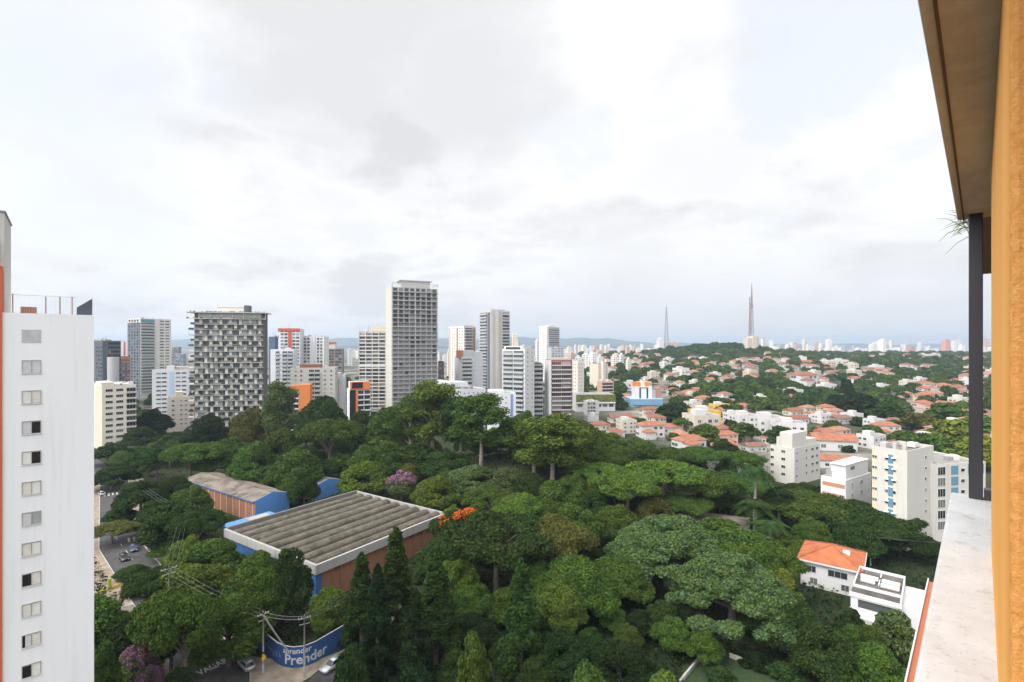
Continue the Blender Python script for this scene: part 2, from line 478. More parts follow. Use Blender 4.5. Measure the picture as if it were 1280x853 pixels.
o = link('road_lettering', tm, None, (-50.6, 87.2, .03), math.atan2(3.2, 2.3)); o.scale = (.82, 1.35, 1); structure(o)
mb = MB()
for i in range(14):
    a = Vector((-58 - i * 4.9, 94.5 + i * 4.6, .027)); d = Vector((-.73, .68, 0)); s = Vector((-d.y, d.x, 0)) * .07
    mb.face([a - s, a - s + d * 2, a + s + d * 2, a + s][::-1], PAINT)
structure(mb.build('lane_line'))
mb = MB(); mb.prism([(27, 79), (46, 79), (46, 87), (38, 90), (29, 88)], .0, .03, plain('mown_grass', (0.026, 0.055, 0.013), 1, 0, .4, 1.2))
structure(mb.build('lawn'))

# ================================================================== THE BUILDING THE VIEW IS TAKEN FROM
u = Vector((0.675, 0.738, 0)).normalized(); nr = Vector((u.y, -u.x, 0))          # along the facade / into the building
def stucco():
    m, t, b = new_mat('orange_stucco')
    o = nd(t, 'ShaderNodeTexCoord').outputs['Object']
    n1 = noise(t, o, 48, 6, .7); n2 = noise(t, mapping(t, o, (3, 3, 1.2)), 2, 5, .65); n3 = noise(t, o, 17, 4, .7)
    c = mixc(t, mrange(t, n1, .35, .7), (0.70, 0.31, 0.085), (0.88, 0.46, 0.16))
    c = mixc(t, mrange(t, n2, .4, .75, 0, .5), c, (0.74, 0.34, 0.09))
    t.links.new(c, b.inputs['Base Color']); b.inputs['Roughness'].default_value = .95; b.inputs['Specular IOR Level'].default_value = .15
    mx = nd(t, 'ShaderNodeMath', operation='ADD'); t.links.new(n1, mx.inputs[0]); t.links.new(n3, mx.inputs[1])
    bump(t, b, mx.outputs[0], .8, .011)
    return m
def smooth_stucco():
    m, t, b = new_mat('orange_render')
    o = nd(t, 'ShaderNodeTexCoord').outputs['Object']
    n1 = noise(t, o, 90, 4, .6); n2 = noise(t, mapping(t, o, (3, 3, .4)), 1, 4)
    c = mixc(t, mrange(t, n2, .35, .7), (0.88, 0.41, 0.11), (0.94, 0.50, 0.16))
    t.links.new(c, b.inputs['Base Color']); b.inputs['Roughness'].default_value = 1; b.inputs['Specular IOR Level'].default_value = .03
    bump(t, b, n1, .5, .006)
    return m
def ledge_mat():
    m, t, b = new_mat('weathered_white_coping')
    o = nd(t, 'ShaderNodeTexCoord').outputs['Object']
    n1 = noise(t, o, 3.5, 6, .65); n2 = noise(t, o, 40, 4, .6); n3 = noise(t, mapping(t, o, (1, 1, 1), (5, 3, 0)), 9, 6, .75)
    c = mixc(t, mrange(t, n1, .40, .72, 0, .8), (0.575, 0.60, 0.625), (0.46, 0.45, 0.44))
    c = mixc(t, mrange(t, n3, .55, .68, 0, .6), c, (0.34, 0.29, 0.25))
    t.links.new(mixc(t, mrange(t, n2, .60, .74, 0, .8), c, (0.28, 0.24, 0.21)), b.inputs['Base Color'])
    b.inputs['Roughness'].default_value = .8
    bump(t, b, n2, .6, .004)
    return m
def soffit_mat():
    m, t, b = new_mat('stained_concrete_soffit')
    o = nd(t, 'ShaderNodeTexCoord').outputs['Object']
    n1 = noise(t, mapping(t, o, (.5, 2.5, 1)), 1.3, 5, .6); n2 = noise(t, o, 5, 6, .7)
    c = mixc(t, mrange(t, n1, .35, .7), (0.62, 0.57, 0.51), (0.43, 0.39, 0.35))
    c = mixc(t, mrange(t, n2, .45, .75, 0, .6), c, (0.68, 0.64, 0.58))
    t.links.new(c, b.inputs['Base Color']); b.inputs['Roughness'].default_value = .9
    bump(t, b, n2, .3, .01)
    return m
H1 = 1.15; K1 = 0.986
root = thing('apartment_building', 'orange stuccoed building corner with white balcony coping, overhanging slab and black post, nearest the viewer', 'building', (0, 0, 0), math.atan2(u.y, u.x))
# local frame: x along the facade, y to its left (away from the building)
def loc2(p): return (p.x * u.x + p.y * u.y, -(p.x * nr.x + p.y * nr.y))
lx0, ly0 = loc2(Vector((1.19, 1.52, 0)) * H1)           # ledge outer edge
lx1, _ = loc2(Vector((3.0, 3.5, 0)) * H1)
ZL = CAMZ - H1
LEDGE = ledge_mat()
mb = MB(); w_in = ly0 - .30
mb.box(-3, w_in, ZL - .07, lx1, ly0, ZL, LEDGE)
o = mb.build('coping', root, bevel=.012)
mb = MB()
mb.box(-6, w_in - 6, 0, lx1 - .05, ly0 - .05, ZL - .073, wall((0.55, 0.30, 0.14)))
mb.build('lower_wall', root)
# a lower floor's balcony edge that shows beside the coping
mb = MB(); OR2 = wall((0.52, 0.17, 0.09))
mb.box(-4, ly0 - .048, ZL - 3.6, 10.2, ly0 + .415, ZL - 2.5, OR2); mb.box(lx1 + .01, w_in - 6, 0, 10.15, ly0 - .05, ZL - 3.6, OR2)
mb.box(-4, ly0 + .418, ZL - 3.6, 10.25, ly0 + .435, ZL - 2.47, WHITE)
mb.build('balcony', root)
mb = MB()
for i in range(7):
    mb.box(lx1 - 4 + i * 1.4, ly0 + .10, ZL - 2.497, lx1 - 3.97 + i * 1.4, ly0 + .13, ZL - 1.98, REDW)
mb.box(-4, ly0 + .09, ZL - 1.978, lx1 + 2.1, ly0 + .14, ZL - 1.93, REDW)
mb.build('balcony_railing', root)
# the pillar: a rough front face and a smoother side face, one corner between them
px_, py_ = loc2(Vector((0.973, 1.0, 0)))
SM = smooth_stucco()
mb = MB(); mb.box(px_ + .062, py_ - 1.2, CAMZ - 4, px_ + 2.5, py_ - .002, CAMZ + 6, SM)
mb.build('side_wall', root, bevel=.01)
mb = MB(); mb.box(px_, py_ - 1.1, CAMZ - 4, px_ + .06, py_, CAMZ + 6, stucco())
mb.build('pillar', root, bevel=.012)
# overhanging slab
SOF = soffit_mat()
sx0, sy0 = loc2(Vector((1.17, 1.48, 0)) * K1); sx1, _ = loc2(at(1206, 275, 4.08 * K1)); sx2, _ = loc2(at(1228, 345, 7.4 * K1))
ZS = CAMZ + K1
mb = MB(); mb.box(-5, sy0 - 5, ZS, sx1, sy0, ZS + .22, SOF)
mb.build('overhanging_slab', root, bevel=.01)
mb = MB(); mb.box(sx1 + .003, sy0 - 5, ZS + .03, sx2, sy0 - .06, ZS + .2, plain('dark_soffit_paint', (0.17, 0.15, 0.13), .8))
mb.build('slab_extension', root)
mb = MB(); mb.box(-5, sy0 - .043, ZS - .008, sx1, sy0 - .034, ZS - .001, plain('drip_groove', (0.13, 0.085, 0.055), .9))
mb.build('drip_edge', root)
# the dark post between coping and slab, with its glazing rail
pc = loc2(at(1218, 615, 3.5 * H1)); pw = .052
POST = plain('dark_powder_coat', (0.045, 0.047, 0.055), .35, .3, .1)
mb = MB()
mb.box(lx1 - .14, ly0 - .185, ZL + .002, lx1 - .06, ly0 - .105, ZS + .03, POST)
mb.box(lx1 - .058, ly0 - .17, ZL + .002, lx1 - .045, ly0 - .14, ZS + .03, POST)
mb.build('post', root, bevel=.006)
mb = MB(); mb.box(lx1 - .13, ly0 - .72, ZL + .002, lx1 - .05, ly0 - .19, ZL + .08, POST)
mb.build('bottom_rail', root, bevel=.004)
# spiky plant hanging from the planter above
pb = at(1203, 292, 4.25); hp = thing('hanging_plant', 'wispy green plant hanging over the edge of the brown overhanging slab', 'plant', pb + Vector((.06, 0, .1)))
mb = MB(); r2 = random.Random(5); LEAFG = plain('blade_leaf', (0.17, 0.24, 0.07), .6, 0, .4, 9)
for i in range(46):
    a = math.pi + r2.uniform(-1.3, 1.3); l = r2.uniform(.10, .30); e = r2.uniform(-.7, .9)
    d = Vector((math.cos(a) * math.cos(e), math.sin(a) * math.cos(e) * .8, math.sin(e)))
    p0 = Vector((r2.uniform(-.03, .05), r2.uniform(-.06, .06), r2.uniform(-.1, .06))); p1 = p0 + d * l * .6; p2 = p0 + d * l + Vector((0, 0, -.05 * r2.random()))
    mb.tube([p0, p1, p2], [.0035, .003, .0008], LEAFG, 3)
mb.build('leaves', hp)
mb = MB(); mb.tube([(0.12, 0, .12), (.03, 0, .03), (0, 0, -.03)], [.008, .007, .004], plain('plant_stem', (.10, .08, .04)), 5); mb.build('stem', hp)

# ================================================================== WHITE TOWER BLOCK ON THE LEFT
fu = Vector((0.756, 0.654, 0)); A = Vector((-48.3, 48.5, 0)); WT = 6.75
root = thing('apartment_tower', 'tall white end wall with one column of small windows, filling the left edge', 'apartment tower', A, math.atan2(fu.y, fu.x))
zr = 57.9
WPAINT = wall((0.83, 0.83, 0.85), dirt=.24)
mb = MB(); mb.box(0, 0, 0, WT, 22, zr, WPAINT); mb.box(0, 0, zr + .003, WT, .18, zr + .22, WPAINT); mb.box(WT - .18, .183, zr + .003, WT, 22, zr + .22, WPAINT)
mb.build('wall', root)
mb = MB(); mb.box(-2.5, -.12, 0, -.003, 18, zr, wall((0.58, 0.13, 0.06))); mb.box(-2.5, -.12, zr, -.003, 1.3, zr + 4.6, wall((0.58, 0.13, 0.06))); mb.build('corner_strip', root)
mb = MB(); mb.box(-4.2, 1.5, zr - 1, 0.05, 9, zr + 10.0, wall((0.55, 0.53, 0.49))); mb.box(-4.3, 1.4, zr + 10.003, .15, 9.1, zr + 10.15, SLABD)
sh = mb.build('lift_tower', root)
mb = MB(); mb.tube([(-.6, 3, zr + 10.15), (-.6, 3, zr + 11.4)], .05, WHITE); mb.build('mast', sh)
mb = MB(); mb.box(-.9, -.25, zr + 4.603, -.15, .6, zr + 7.2, wall((.42, .38, .34))); mb.build('chimney', root)
mb = MB(); mb.box(1.15, 2, zr + .01, 2.3, 3.2, zr + .95, wall((.40, .19, .12))); mb.build('roof_hatch', root)
mb = MB()                                                                   # monopitch dark roof light
k = zr + .225
mb.face([(5.4, .3, k), (6.58, .3, k), (6.58, .3, k + 1.7), (5.4, .3, k + .75)], DARKW)
mb.face([(5.4, 2.2, k), (5.4, 2.2, k + .75), (6.58, 2.2, k + 1.7), (6.58, 2.2, k)], DARKW)
mb.face([(6.58, .3, k), (6.58, 2.2, k), (6.58, 2.2, k + 1.7), (6.58, .3, k + 1.7)], DARKW)
mb.face([(5.4, .3, k), (5.4, .3, k + .75), (5.4, 2.2, k + .75), (5.4, 2.2, k)], DARKW)
mb.face([(5.4, .3, k + .75), (6.58, .3, k + 1.7), (6.58, 2.2, k + 1.7), (5.4, 2.2, k + .75)], DARKW)
mb.box(6.605, .28, k, 6.66, 2.2, k + 1.75, WHITE)
mb.build('roof_light', root)
mb = MB(); RAILC = plain('pale_railing', (.62, .60, .58), .5)
for i in range(27): mb.box(.35 + i * .19, .34, k + .003, .363 + i * .19, .353, k + 1.75, RAILC)
mb.box(.3, .33, k + 1.75, 5.4, .36, k + 1.79, RAILC)
for xx, hh in ((.65, 1.85), (3.0, 1.7), (4.05, 1.75), (4.98, 1.8)): mb.box(xx, .3, k, xx + .1, .4, k + hh, plain('rusty_post', (.42, .27, .22), .7))
mb.build('railing', root)
fs = 2.9; w0, w1 = 1.34, 2.72
SHUT = [plain('roller_blind', c_, .6, 0, .08) for c_ in ((.66, .64, .58), (.72, .71, .67), (.58, .58, .60))]
DK = plain('dark_room', (.015, .015, .017), .25)
ALU = plain('aluminium_frame', (.45, .43, .41), .4, .3)
states = ['blank', 'gg', 'cc', 'gd', 'cd', 'cc', 'gm', 'cc', 'dc', 'cc', 'nc', 'dc', 'cc', 'cd', 'cc', 'gc']
for i, s in enumerate(states):
    zc = CAMZ + (432 - 421) / 640 * 50.6 - i * fs * 1.018
    if zc < 3: break
    if s == 'blank':
        mb = MB(); mb.box(w0, -.02, zc - .62, w1, -.003, zc + .66, plain('grey_panel', (.50, .50, .52), .8)); mb.build('blind_panel', root); continue
    mb = MB()
    for (a, b_, c, d) in ((w0, w1, zc + .56, zc + .66), (w0, w1, zc - .62, zc - .56), (w0, w0 + .05, zc - .557, zc + .557), (w1 - .05, w1, zc - .557, zc + .557), ((w0 + w1) / 2 - .025, (w0 + w1) / 2 + .025, zc - .557, zc + .557)):
        mb.box(a, -.045, c, b_, -.003, d, ALU)
    wdw = mb.build('window', root)
    mb = MB(); mb.box(w0 - .06, -.09, zc - .68, w1 + .06, -.003, zc - .623, WHITE); mb.build('sill', wdw)
    for j, ch in enumerate(s):
        a = w0 + .052 if j == 0 else (w0 + w1) / 2 + .027; b_ = (w0 + w1) / 2 - .027 if j == 0 else w1 - .052
        mt = {'g': SHUT[2], 'c': SHUT[0] if (i + j) % 2 else SHUT[1], 'd': DK, 'm': plain('frosted_glass', (.36, .38, .39), .3), 'n': SHUT[2]}[ch]
        mb = MB()
        if ch == 'n': mb.box(a, -.012, zc - .555, a + .2, -.004, zc + .555, DK); mb.box(a + .2, -.014, zc - .555, b_, -.004, zc + .555, mt)
        else: mb.box(a, -.012, zc - .555, b_, -.004, zc + .555, mt)
        mb.build('pane', wdw)
# ================================================================== TOWERS
_wm = {}
def window_mesh(w, h, frame=FRAME, glass=GLASS, mull=1, depth=.10):
    key = (round(w, 2), round(h, 2), frame.name, glass.name, mull)
    if key in _wm: return _wm[key]
    mb = MB(); t = .07
    mb.box(-w / 2, -.012, -h / 2, w / 2, -.002, h / 2, glass)
    mb.box(-w / 2 - t, -depth, h / 2 + .001, w / 2 + t, -.003, h / 2 + t, frame); mb.box(-w / 2 - t, -depth, -h / 2 - t, w / 2 + t, -.003, -h / 2 - .001, frame)
    mb.box(-w / 2 - t, -depth, -h / 2, -w / 2 - .001, -.003, h / 2, frame); mb.box(w / 2 + .001, -depth, -h / 2, w / 2 + t, -.003, h / 2, frame)
    for k in range(mull):
        x = -w / 2 + w * (k + 1) / (mull + 1); mb.box(x - .03, -.05, -h / 2 + .002, x + .03, -.013, h / 2 - .002, frame)
    _wm[key] = mb.mesh('window'); return _wm[key]
_bm = {}
def balcony_mesh(w, d, h, slab, para, kind):
    key = (round(w, 2), round(d, 2), round(h, 2), slab.name + str(id(slab)), str(id(para)), kind)
    if key in _bm: return _bm[key]
    mb = MB()
    mb.box(-w / 2, -d, -.16, w / 2, -.003, .06, slab)
    t = .08
    if kind == 'solid': z0, z1 = .061, h
    elif kind == 'low': z0, z1 = .061, h * .6
    else: z0, z1 = .10, h
    mb.box(-w / 2 + .01, -d + .01, z0, w / 2 - .01, -d + .01 + t, z1, para)
    mb.box(-w / 2 + .01, -d + .011 + t, z0, -w / 2 + .01 + t, -.004, z1, para); mb.box(w / 2 - .01 - t, -d + .011 + t, z0, w / 2 - .01, -.004, z1, para)
    if kind == 'glass': mb.box(-w / 2, -d - .01, z1 + .001, w / 2, -d + .1, z1 + .06, slab)
    _bm[key] = mb.mesh('balcony'); return _bm[key]
def solve(cx, cy, dx, dy, px):
    r = (px - 640) / 640
    den = dx - r * dy
    return (r * cy - cx) / den
TOWERS = []
class Tower:
    """footprint [0,W] x [0,L] with the near corner at the origin; R = face y=0, L = face x=0"""
    def __init__(s, name, label, cat, xc, d, x0, x1, ytop, theta, mat=WHITE, fh=3.0, W=None, L=None, group=None, roof=ROOFC, rim=.9, zmin=3.0, zbase=None):
        th = R(theta); s.th = th
        c = at(xc, 432, d); c.z = 0
        s.W = W or min(60, abs(solve(c.x, c.y, math.cos(th), math.sin(th), x1)))
        s.L = L or (min(36, abs(solve(c.x, c.y, -math.sin(th), math.cos(th), x0))) if x0 is not None else 14)
        gz = min(tz(c.x, c.y), tz(c.x + s.W * math.cos(th), c.y + s.W * math.sin(th))) - .3
        s.gz = gz if zbase is None else zbase
        s.H = at(0, ytop, d).z - s.gz
        s.root = thing(name, label, cat, (c.x, c.y, s.gz), th, group)
        s.fh = fh; s.mat = mat; s.zmin = zmin; s.d = d
        mb = MB(); W_, L_ = s.W, s.L
        h = s.H - rim
        mb.box(0, 0, -2, W_, L_, h, mat)
        t = .25
        if rim > .05:
            mb.box(0, 0, h + .002, W_, t, s.H, mat); mb.box(0, L_ - t, h + .002, W_, L_, s.H, mat)
            mb.box(0, t + .002, h + .002, t, L_ - t - .002, s.H, mat); mb.box(W_ - t, t + .002, h + .002, W_, L_ - t - .002, s.H, mat)
        mb.build('wall', s.root)
        mb = MB(); mb.box(t + .01, t + .01, h + .003, W_ - t - .01, L_ - t - .01, h + .06, roof); mb.build('roof', s.root)
        s.floors = [s.H - rim - fh * (k + 1) for k in range(int((s.H - rim - zmin) / fh))]
        s.n = {}; TOWERS.append(s)
    def fr(s, face, q, off=0.0):
        """local position on a face at q metres from the near corner"""
        if face == 'R': return (q, -off), 0.0
        return (-off, q), -math.pi / 2
    def len(s, face): return s.W if face == 'R' else s.L
    def windows(s, face, a, b, n, w, h, sill=.95, glass=GLASS, frame=FRAME, mull=1, floors=None, skip=None, name='window', off=0.0):
        ln = s.len(face); me = window_mesh(w, h, frame, glass, mull)
        spots = []
        for k, z in enumerate(floors if floors is not None else s.floors):
            for i in range(n):
                if skip and skip(k, i): continue
                q = (a + (b - a) * (i + .5) / n) * ln
                spots.append((q, z + sill + h / 2))
        s.put(face, me, spots, name, off)
    def put(s, face, me, spots, name, off=0.0, cap=96):
        c = s.n.get(name, 0)
        for q, z in spots[:max(0, cap - c)]:
            (x, y), rz = s.fr(face, q, off); link(name, me, s.root, (x, y, z), rz)
        rest = spots[max(0, cap - c):]
        s.n[name] = c + min(len(spots), max(0, cap - c))
        if rest:
            nv = len(me.vertices); co = np.empty(nv * 3, np.float32); me.vertices.foreach_get('co', co); co = co.reshape(-1, 3)
            mb = MB(); mb.mats = list(me.materials)
            pf = [tuple(p.vertices) for p in me.polygons]; pm = [p.material_index for p in me.polygons]
            for q, z in rest:
                (x, y), rz = s.fr(face, q, off); cs, sn = math.cos(rz), math.sin(rz); i0 = len(mb.v)
                mb.v += [(x + cs * a - sn * b_, y + sn * a + cs * b_, z + e) for a, b_, e in co.tolist()]
                mb.f += [tuple(i0 + q_ for q_ in f) for f in pf]; mb.m += pm
            stuff(mb.build(name, s.root))
    def balconies(s, face, a, b, depth=1.3, h=1.1, slab=WHITE, para=RAILGL, kind='glass', glaz=GLASSB, n=1, gap=.0, floors=None, glass_h=2.35, off=0.0):
        ln = s.len(face); wtot = (b - a) * ln; w = wtot / n - gap
        me = balcony_mesh(w, depth, h, slab, para, kind)
        fl = floors if floors is not None else s.floors
        spots = [((a * ln + (i + .5) * wtot / n), z) for z in fl for i in range(n)]
        s.put(face, me, spots, 'balcony', off)
        gm = window_mesh(w - .3, glass_h, FRAME, glaz, max(1, int(w / 1.6)), .06)
        s.put(face, gm, [(q, z + .1 + glass_h / 2) for q, z in spots], 'balcony_door', off)
    def panel(s, face, a, b, z0, z1, mat, t=.12, name='panel', parent=None):
        ln = s.len(face); mb = MB()
        if face == 'R': mb.box(a * ln, -t, z0, b * ln, -.003, z1, mat)
        else: mb.box(-t, a * ln, z0, -.003, b * ln, z1, mat)
        return mb.build(name, s.root)
    def slabs(s, face, mat, t=.18, h=.28, floors=None, name='floor_edge'):
        ln = s.len(face); mb = MB()
        for z in (floors if floors is not None else s.floors):
            if face == 'R': mb.box(-.02, -t, z - h / 2, ln + .02, -.003, z + h / 2, mat)
            else: mb.box(-t, -.02, z - h / 2, -.003, ln + .02, z + h / 2, mat)
        return mb.build(name, s.root)
    def block(s, fx0, fx1, fy0, fy1, h, mat, name='penthouse', z=None, rim=True):
        z = s.H - .85 if z is None else z
        mb = MB(); mb.box(fx0 * s.W, fy0 * s.L, z, fx1 * s.W, fy1 * s.L, z + h, mat)
        return mb.build(name, s.root)
LT = 'tower'
SK = 'skyline towers behind the park'
# ---- left of the frame
T = Tower('apartment_building', 'cream low block with small dark windows and corner balconies, right beside the white tower', 'apartment building', 128, 260, 112, 170, 483, 47, wall((.70, .65, .56)), 3.0)
T.block(-.02, .35, .02, .5, 2.6, wall((.66, .60, .50)), 'penthouse'); T.block(.40, .95, .1, .7, 1.3, wall((.6, .55, .47)), 'roof_room')
T.panel('L', 0, .6, 0, T.H - 1, wall((.60, .54, .42)), .1, 'side_cladding')
T.windows('L', .02, .3, 2, .9, .9); T.windows('R', .04, .66, 2, 2.9, 1.25, glass=GLASSD, mull=3)
T.balconies('R', .70, 1.0, 1.3, 1.0, wall((.62, .58, .50)), wall((.62, .58, .50)), kind='low', glaz=GLASSD)
T = Tower('office_tower', 'dark slate tower with a rounded lighter shaft behind the cream block', 'office tower', 128, 430, 112, 151, 426, 55, DARKW, 3.4)
T.windows('R', .35, .95, 4, 3.0, 1.9, glass=GLASSD, frame=DFRAME); T.windows('L', .0, .5, 3, 2.5, 1.8, glass=GLASSD, frame=DFRAME)
mb = MB(); mb.lathe([(4.2, 0), (4.2, T.H - 14), (3.9, T.H - 13.9)], GREYW, 16, (T.W * .55, -1, 0)); mb.face([(T.W * .55 + 3.9 * math.cos(a * .3927), -1 + 3.9 * math.sin(a * .3927), T.H - 13.9) for a in range(16)], GREYW); mb.build('round_shaft', T.root)
T = Tower('apartment_tower', 'red-brown gridded block with an orange top edge next to the slate tower', 'apartment tower', 142, 470, 134, 163, 446, 50, wall((.26, .14, .11)), 3.0)
T.windows('R', .03, .97, 6, 1.6, 1.6, glass=GLASSB, mull=1); T.panel('R', 0, 1, T.H - 2.6, T.H - .6, ORANGEW, .2, 'orange_band')
T = Tower('apartment_tower', 'distant white tower with red vertical stripes peeping over the red-brown block', 'apartment tower', 144, 760, None, 161, 427, 20, COOLW, 3.0)
T.panel('R', .25, .4, 20, T.H - 1, REDW, .3, 'red_stripe'); T.panel('R', .62, .75, 20, T.H - 1, REDW, .3, 'red_stripe')
T = Tower('apartment_tower', 'distant cream tower top just over the slate tower at the white wall', 'apartment tower', 116, 720, None, 131, 424, 20, CREAM, 3.0)
T.windows('R', .05, .95, 4, 1.4, 1.3)
T = Tower('apartment_tower', 'tall paired tower, dark grey left wing and pale balconied right wing with green-glass top', 'apartment tower', 175, 530, 160, 214, 398, 60, wall((.66, .64, .60)), 3.1)
T.panel('L', 0, 1.0, 0, T.H - 4.5, wall((.14, .16, .19)), .5, 'dark_wing'); T.windows('L', .05, .95, 4, 2.6, 2.0, glass=GLASSD, frame=DFRAME, off=.5)
T.balconies('R', .03, .46, 1.6, 1.1, wall((.70, .68, .64)), RAILGL, floors=T.floors[1:]); T.windows('R', .60, .96, 2, 4.0, 1.3, glass=GLASS, mull=3)
T.panel('R', .04, .45, T.H - 4.0, T.H - .8, plain('green_glass', (.10, .26, .28), .15), .5, 'glazed_crown')
T = Tower('apartment_building', 'white and pale blue block with a blue vertical strip, left of the checkered tower', 'apartment building', 190, 345, None, 236, 463, 30, COOLW, 2.9)
T.windows('R', .10, .40, 2, 2.6, 1.0, mull=2); T.windows('R', .62, .95, 2, 2.6, 1.0, mull=2)
T.panel('R', .46, .57, 5, T.H - 1.2, PALEBLUE, .15, 'blue_strip'); T.block(.38, .60, .05, .5, 3.4, WHITE, 'water_tank_room'); T.block(.62, .98, .2, .8, 2.8, wall((.5, .45, .37)), 'roof_room')
T = Tower('apartment_building', 'plain beige block with tiny windows at the foot of the checkered tower', 'apartment building', 209, 318, None, 243, 497, 34, wall((.62, .56, .49)), 2.9)
T.windows('R', .08, .35, 1, 1.3, .9); T.windows('R', .42, .95, 3, 1.2, .7); T.block(.30, .58, .1, .6, 4.0, wall((.60, .54, .47)))
T = Tower('office_tower', 'small far grey-brown tower left of the checkered tower', 'office tower', 215, 900, None, 223, 434, 15, wall((.25, .22, .24)), 3.2)
T.windows('R', .05, .95, 4, 2.2, 1.8, glass=GLASSB)
T = Tower('office_tower', 'small far blue glass block beside the checkered tower', 'office tower', 222, 880, None, 229, 443, 15, wall((.20, .28, .38)), 3.2)
T.windows('R', .05, .95, 3, 2.2, 2.0, glass=GLASSB)
# ---- the checkered tower
T = Tower('checkered_tower', 'broad dark tower with a checkerboard of pale panels, planted roof terraces and left-hand balconies', 'apartment tower', 243, 290, None, 329, 391, 12, wall((.10, .10, .10)), 3.12, L=10, rim=.3, zmin=8)
PANEL = [wall((.53, .50, .44), dirt=.3), wall((.62, .60, .56), dirt=.2)]
LEAFY = plain('terrace_planting', (.05, .08, .03), .9, 0, .5, 1.5)
nf = len(T.floors); per = T.W / 7.0
pm = [window_mesh(2.2, 2.5, DFRAME, GLASSB, 1, .03), window_mesh(1.4, 2.5, DFRAME, GLASSD, 0, .03)]
pan = MB(); pan.box(-.74, -.42, .16, .74, -.004, 2.95, PANEL[0]); panm = pan.mesh('panel')
spots = []; gs = []; gd = []
for k, z in enumerate(T.floors):
    if k < 1 : continue
    sh = (.5 if (k // 1) % 2 else 0.0) + (.08 if k > 8 else 0)
    for i in range(8):
        q = (i + sh) * per + .9
        if .9 < q < T.W - .9: spots.append((q, z))
        for e in (1.95, 4.1):
            q2 = q + e
            if 1.2 < q2 < T.W - 1.2: (gs if (k * 7 + i * 3 + int(e)) % 3 else gd).append((q2, z + 1.5))
T.put('R', panm, spots, 'panel'); T.put('R', pm[0], gs, 'window'); T.put('R', pm[1], gd, 'window')
mb = MB()
for k, z in enumerate(T.floors): mb.box(-.3, -.9 if k not in (0, 8) else -1.3, z - .16, T.W + .3, -.003, z + .10, wall((.36, .345, .31)) if k not in (0, 8) else PANEL[0])
mb.build('floor_slabs', T.root)
rr = random.Random(41); RAILD = plain('balcony_rail_bars', (.17, .17, .165), .6, 0, .3, .8); RAILM = plain('balcony_rail_glass', (.24, .26, .26), .3)
for k, z in enumerate(T.floors[1:]):
    mb = MB(); q = rr.uniform(0, 2); mb.box(0, -.875, z + .101, T.W, -.865, z + .16, RAILD)
    while q < T.W - 1:
        l_ = min(rr.uniform(2.2, 6.5), T.W - q); mb.box(q, -.86, z + .101, q + l_, -.82, z + rr.uniform(.95, 1.2), RAILD if rr.random() < .65 else RAILM); q += l_ + rr.uniform(1.0, 6.0)
    mb.build('balcony_rail', T.root)
for k, z in enumerate(T.floors[1:]):
    ext = 3.2 if (k * 5) % 3 else 2.2
    mb = MB(); mb.box(-ext, .3, z - .12, -.305, 7, z + .1, wall((.34, .32, .29)))
    mb.box(-ext, .3, z + .101, -ext + .08, 7, z + 1.1, DFRAME if k % 3 else LEAFY); mb.box(-ext + .081, .3, z + .101, -.31, .38, z + 1.1, DFRAME if (k + 1) % 3 else PANEL[1])
    mb.build('side_balcony', T.root)
for k in range(2, nf - 2, 3):
    mb = MB(); zz_ = T.floors[k]
    rr = random.Random(k)
    for j in range(3):
        q = rr.uniform(3, T.W - 6); mb.box(q, -.88, zz_ + .101, q + rr.uniform(2.5, 5), -.75, zz_ + rr.uniform(.7, 1.0), LEAFY if j == 0 else DFRAME)
    mb.build('balcony_planter', T.root)
mb = MB(); z = T.H
mb.box(-3.6, -1.8, z - .001, T.W + 2.0, 11.5, z + .45, wall((.52, .49, .44))); mb.build('roof_slab', T.root)
mb = MB(); z2 = T.floors[0]
mb.box(-3.4, -1.6, z2 - .13, T.W + 1.8, -1.303, z2 + .25, wall((.52, .49, .44))); mb.build('terrace_slab', T.root)
mb = MB(); rr = random.Random(3)
for i in range(150):
    q = rr.uniform(-3.4, T.W + 1.8); s_ = rr.uniform(.15, .5)
    top = rr.random() < .5; zz_ = (z + .46) if top else z2 + .26
    y = rr.uniform(-1.6, -1.0) if top else rr.uniform(-1.58, -1.42)
    mb.lathe([(s_ * .6, 0), (s_, s_ * .5), (s_ * .5, s_ * 1.1), (0.01, s_ * 1.3)], LEAFY, 5, (q, y, zz_))
mb.build('terrace_plants', T.root)
mb = MB(); mb.box(T.W * .30, 3, z + .452, T.W * .70, 10, z + 3.6, wall((.62, .60, .56))); mb.box(T.W * .29, 2.8, z + 3.603, T.W * .72, 10.2, z + 4.2, wall((.70, .69, .66)))
mb.box(T.W * .70 + .01, 2, z + .452, T.W * .77, 8, z + 4.7, wall((.09, .10, .12)));
mb.build('penthouse', T.root)
mb = MB()
for i in range(8): mb.box(-3.2 + i * (T.W + 4.6) / 7, -1.2, z2 + .26, -3.05 + i * (T.W + 4.6) / 7, -1.05, z - .004, wall((.6, .6, .6)))
mb.build('terrace_column', T.root)
T.panel('R', .06, .97, z2 + .2, z - .2, GLASSB, .05, 'terrace_glazing')
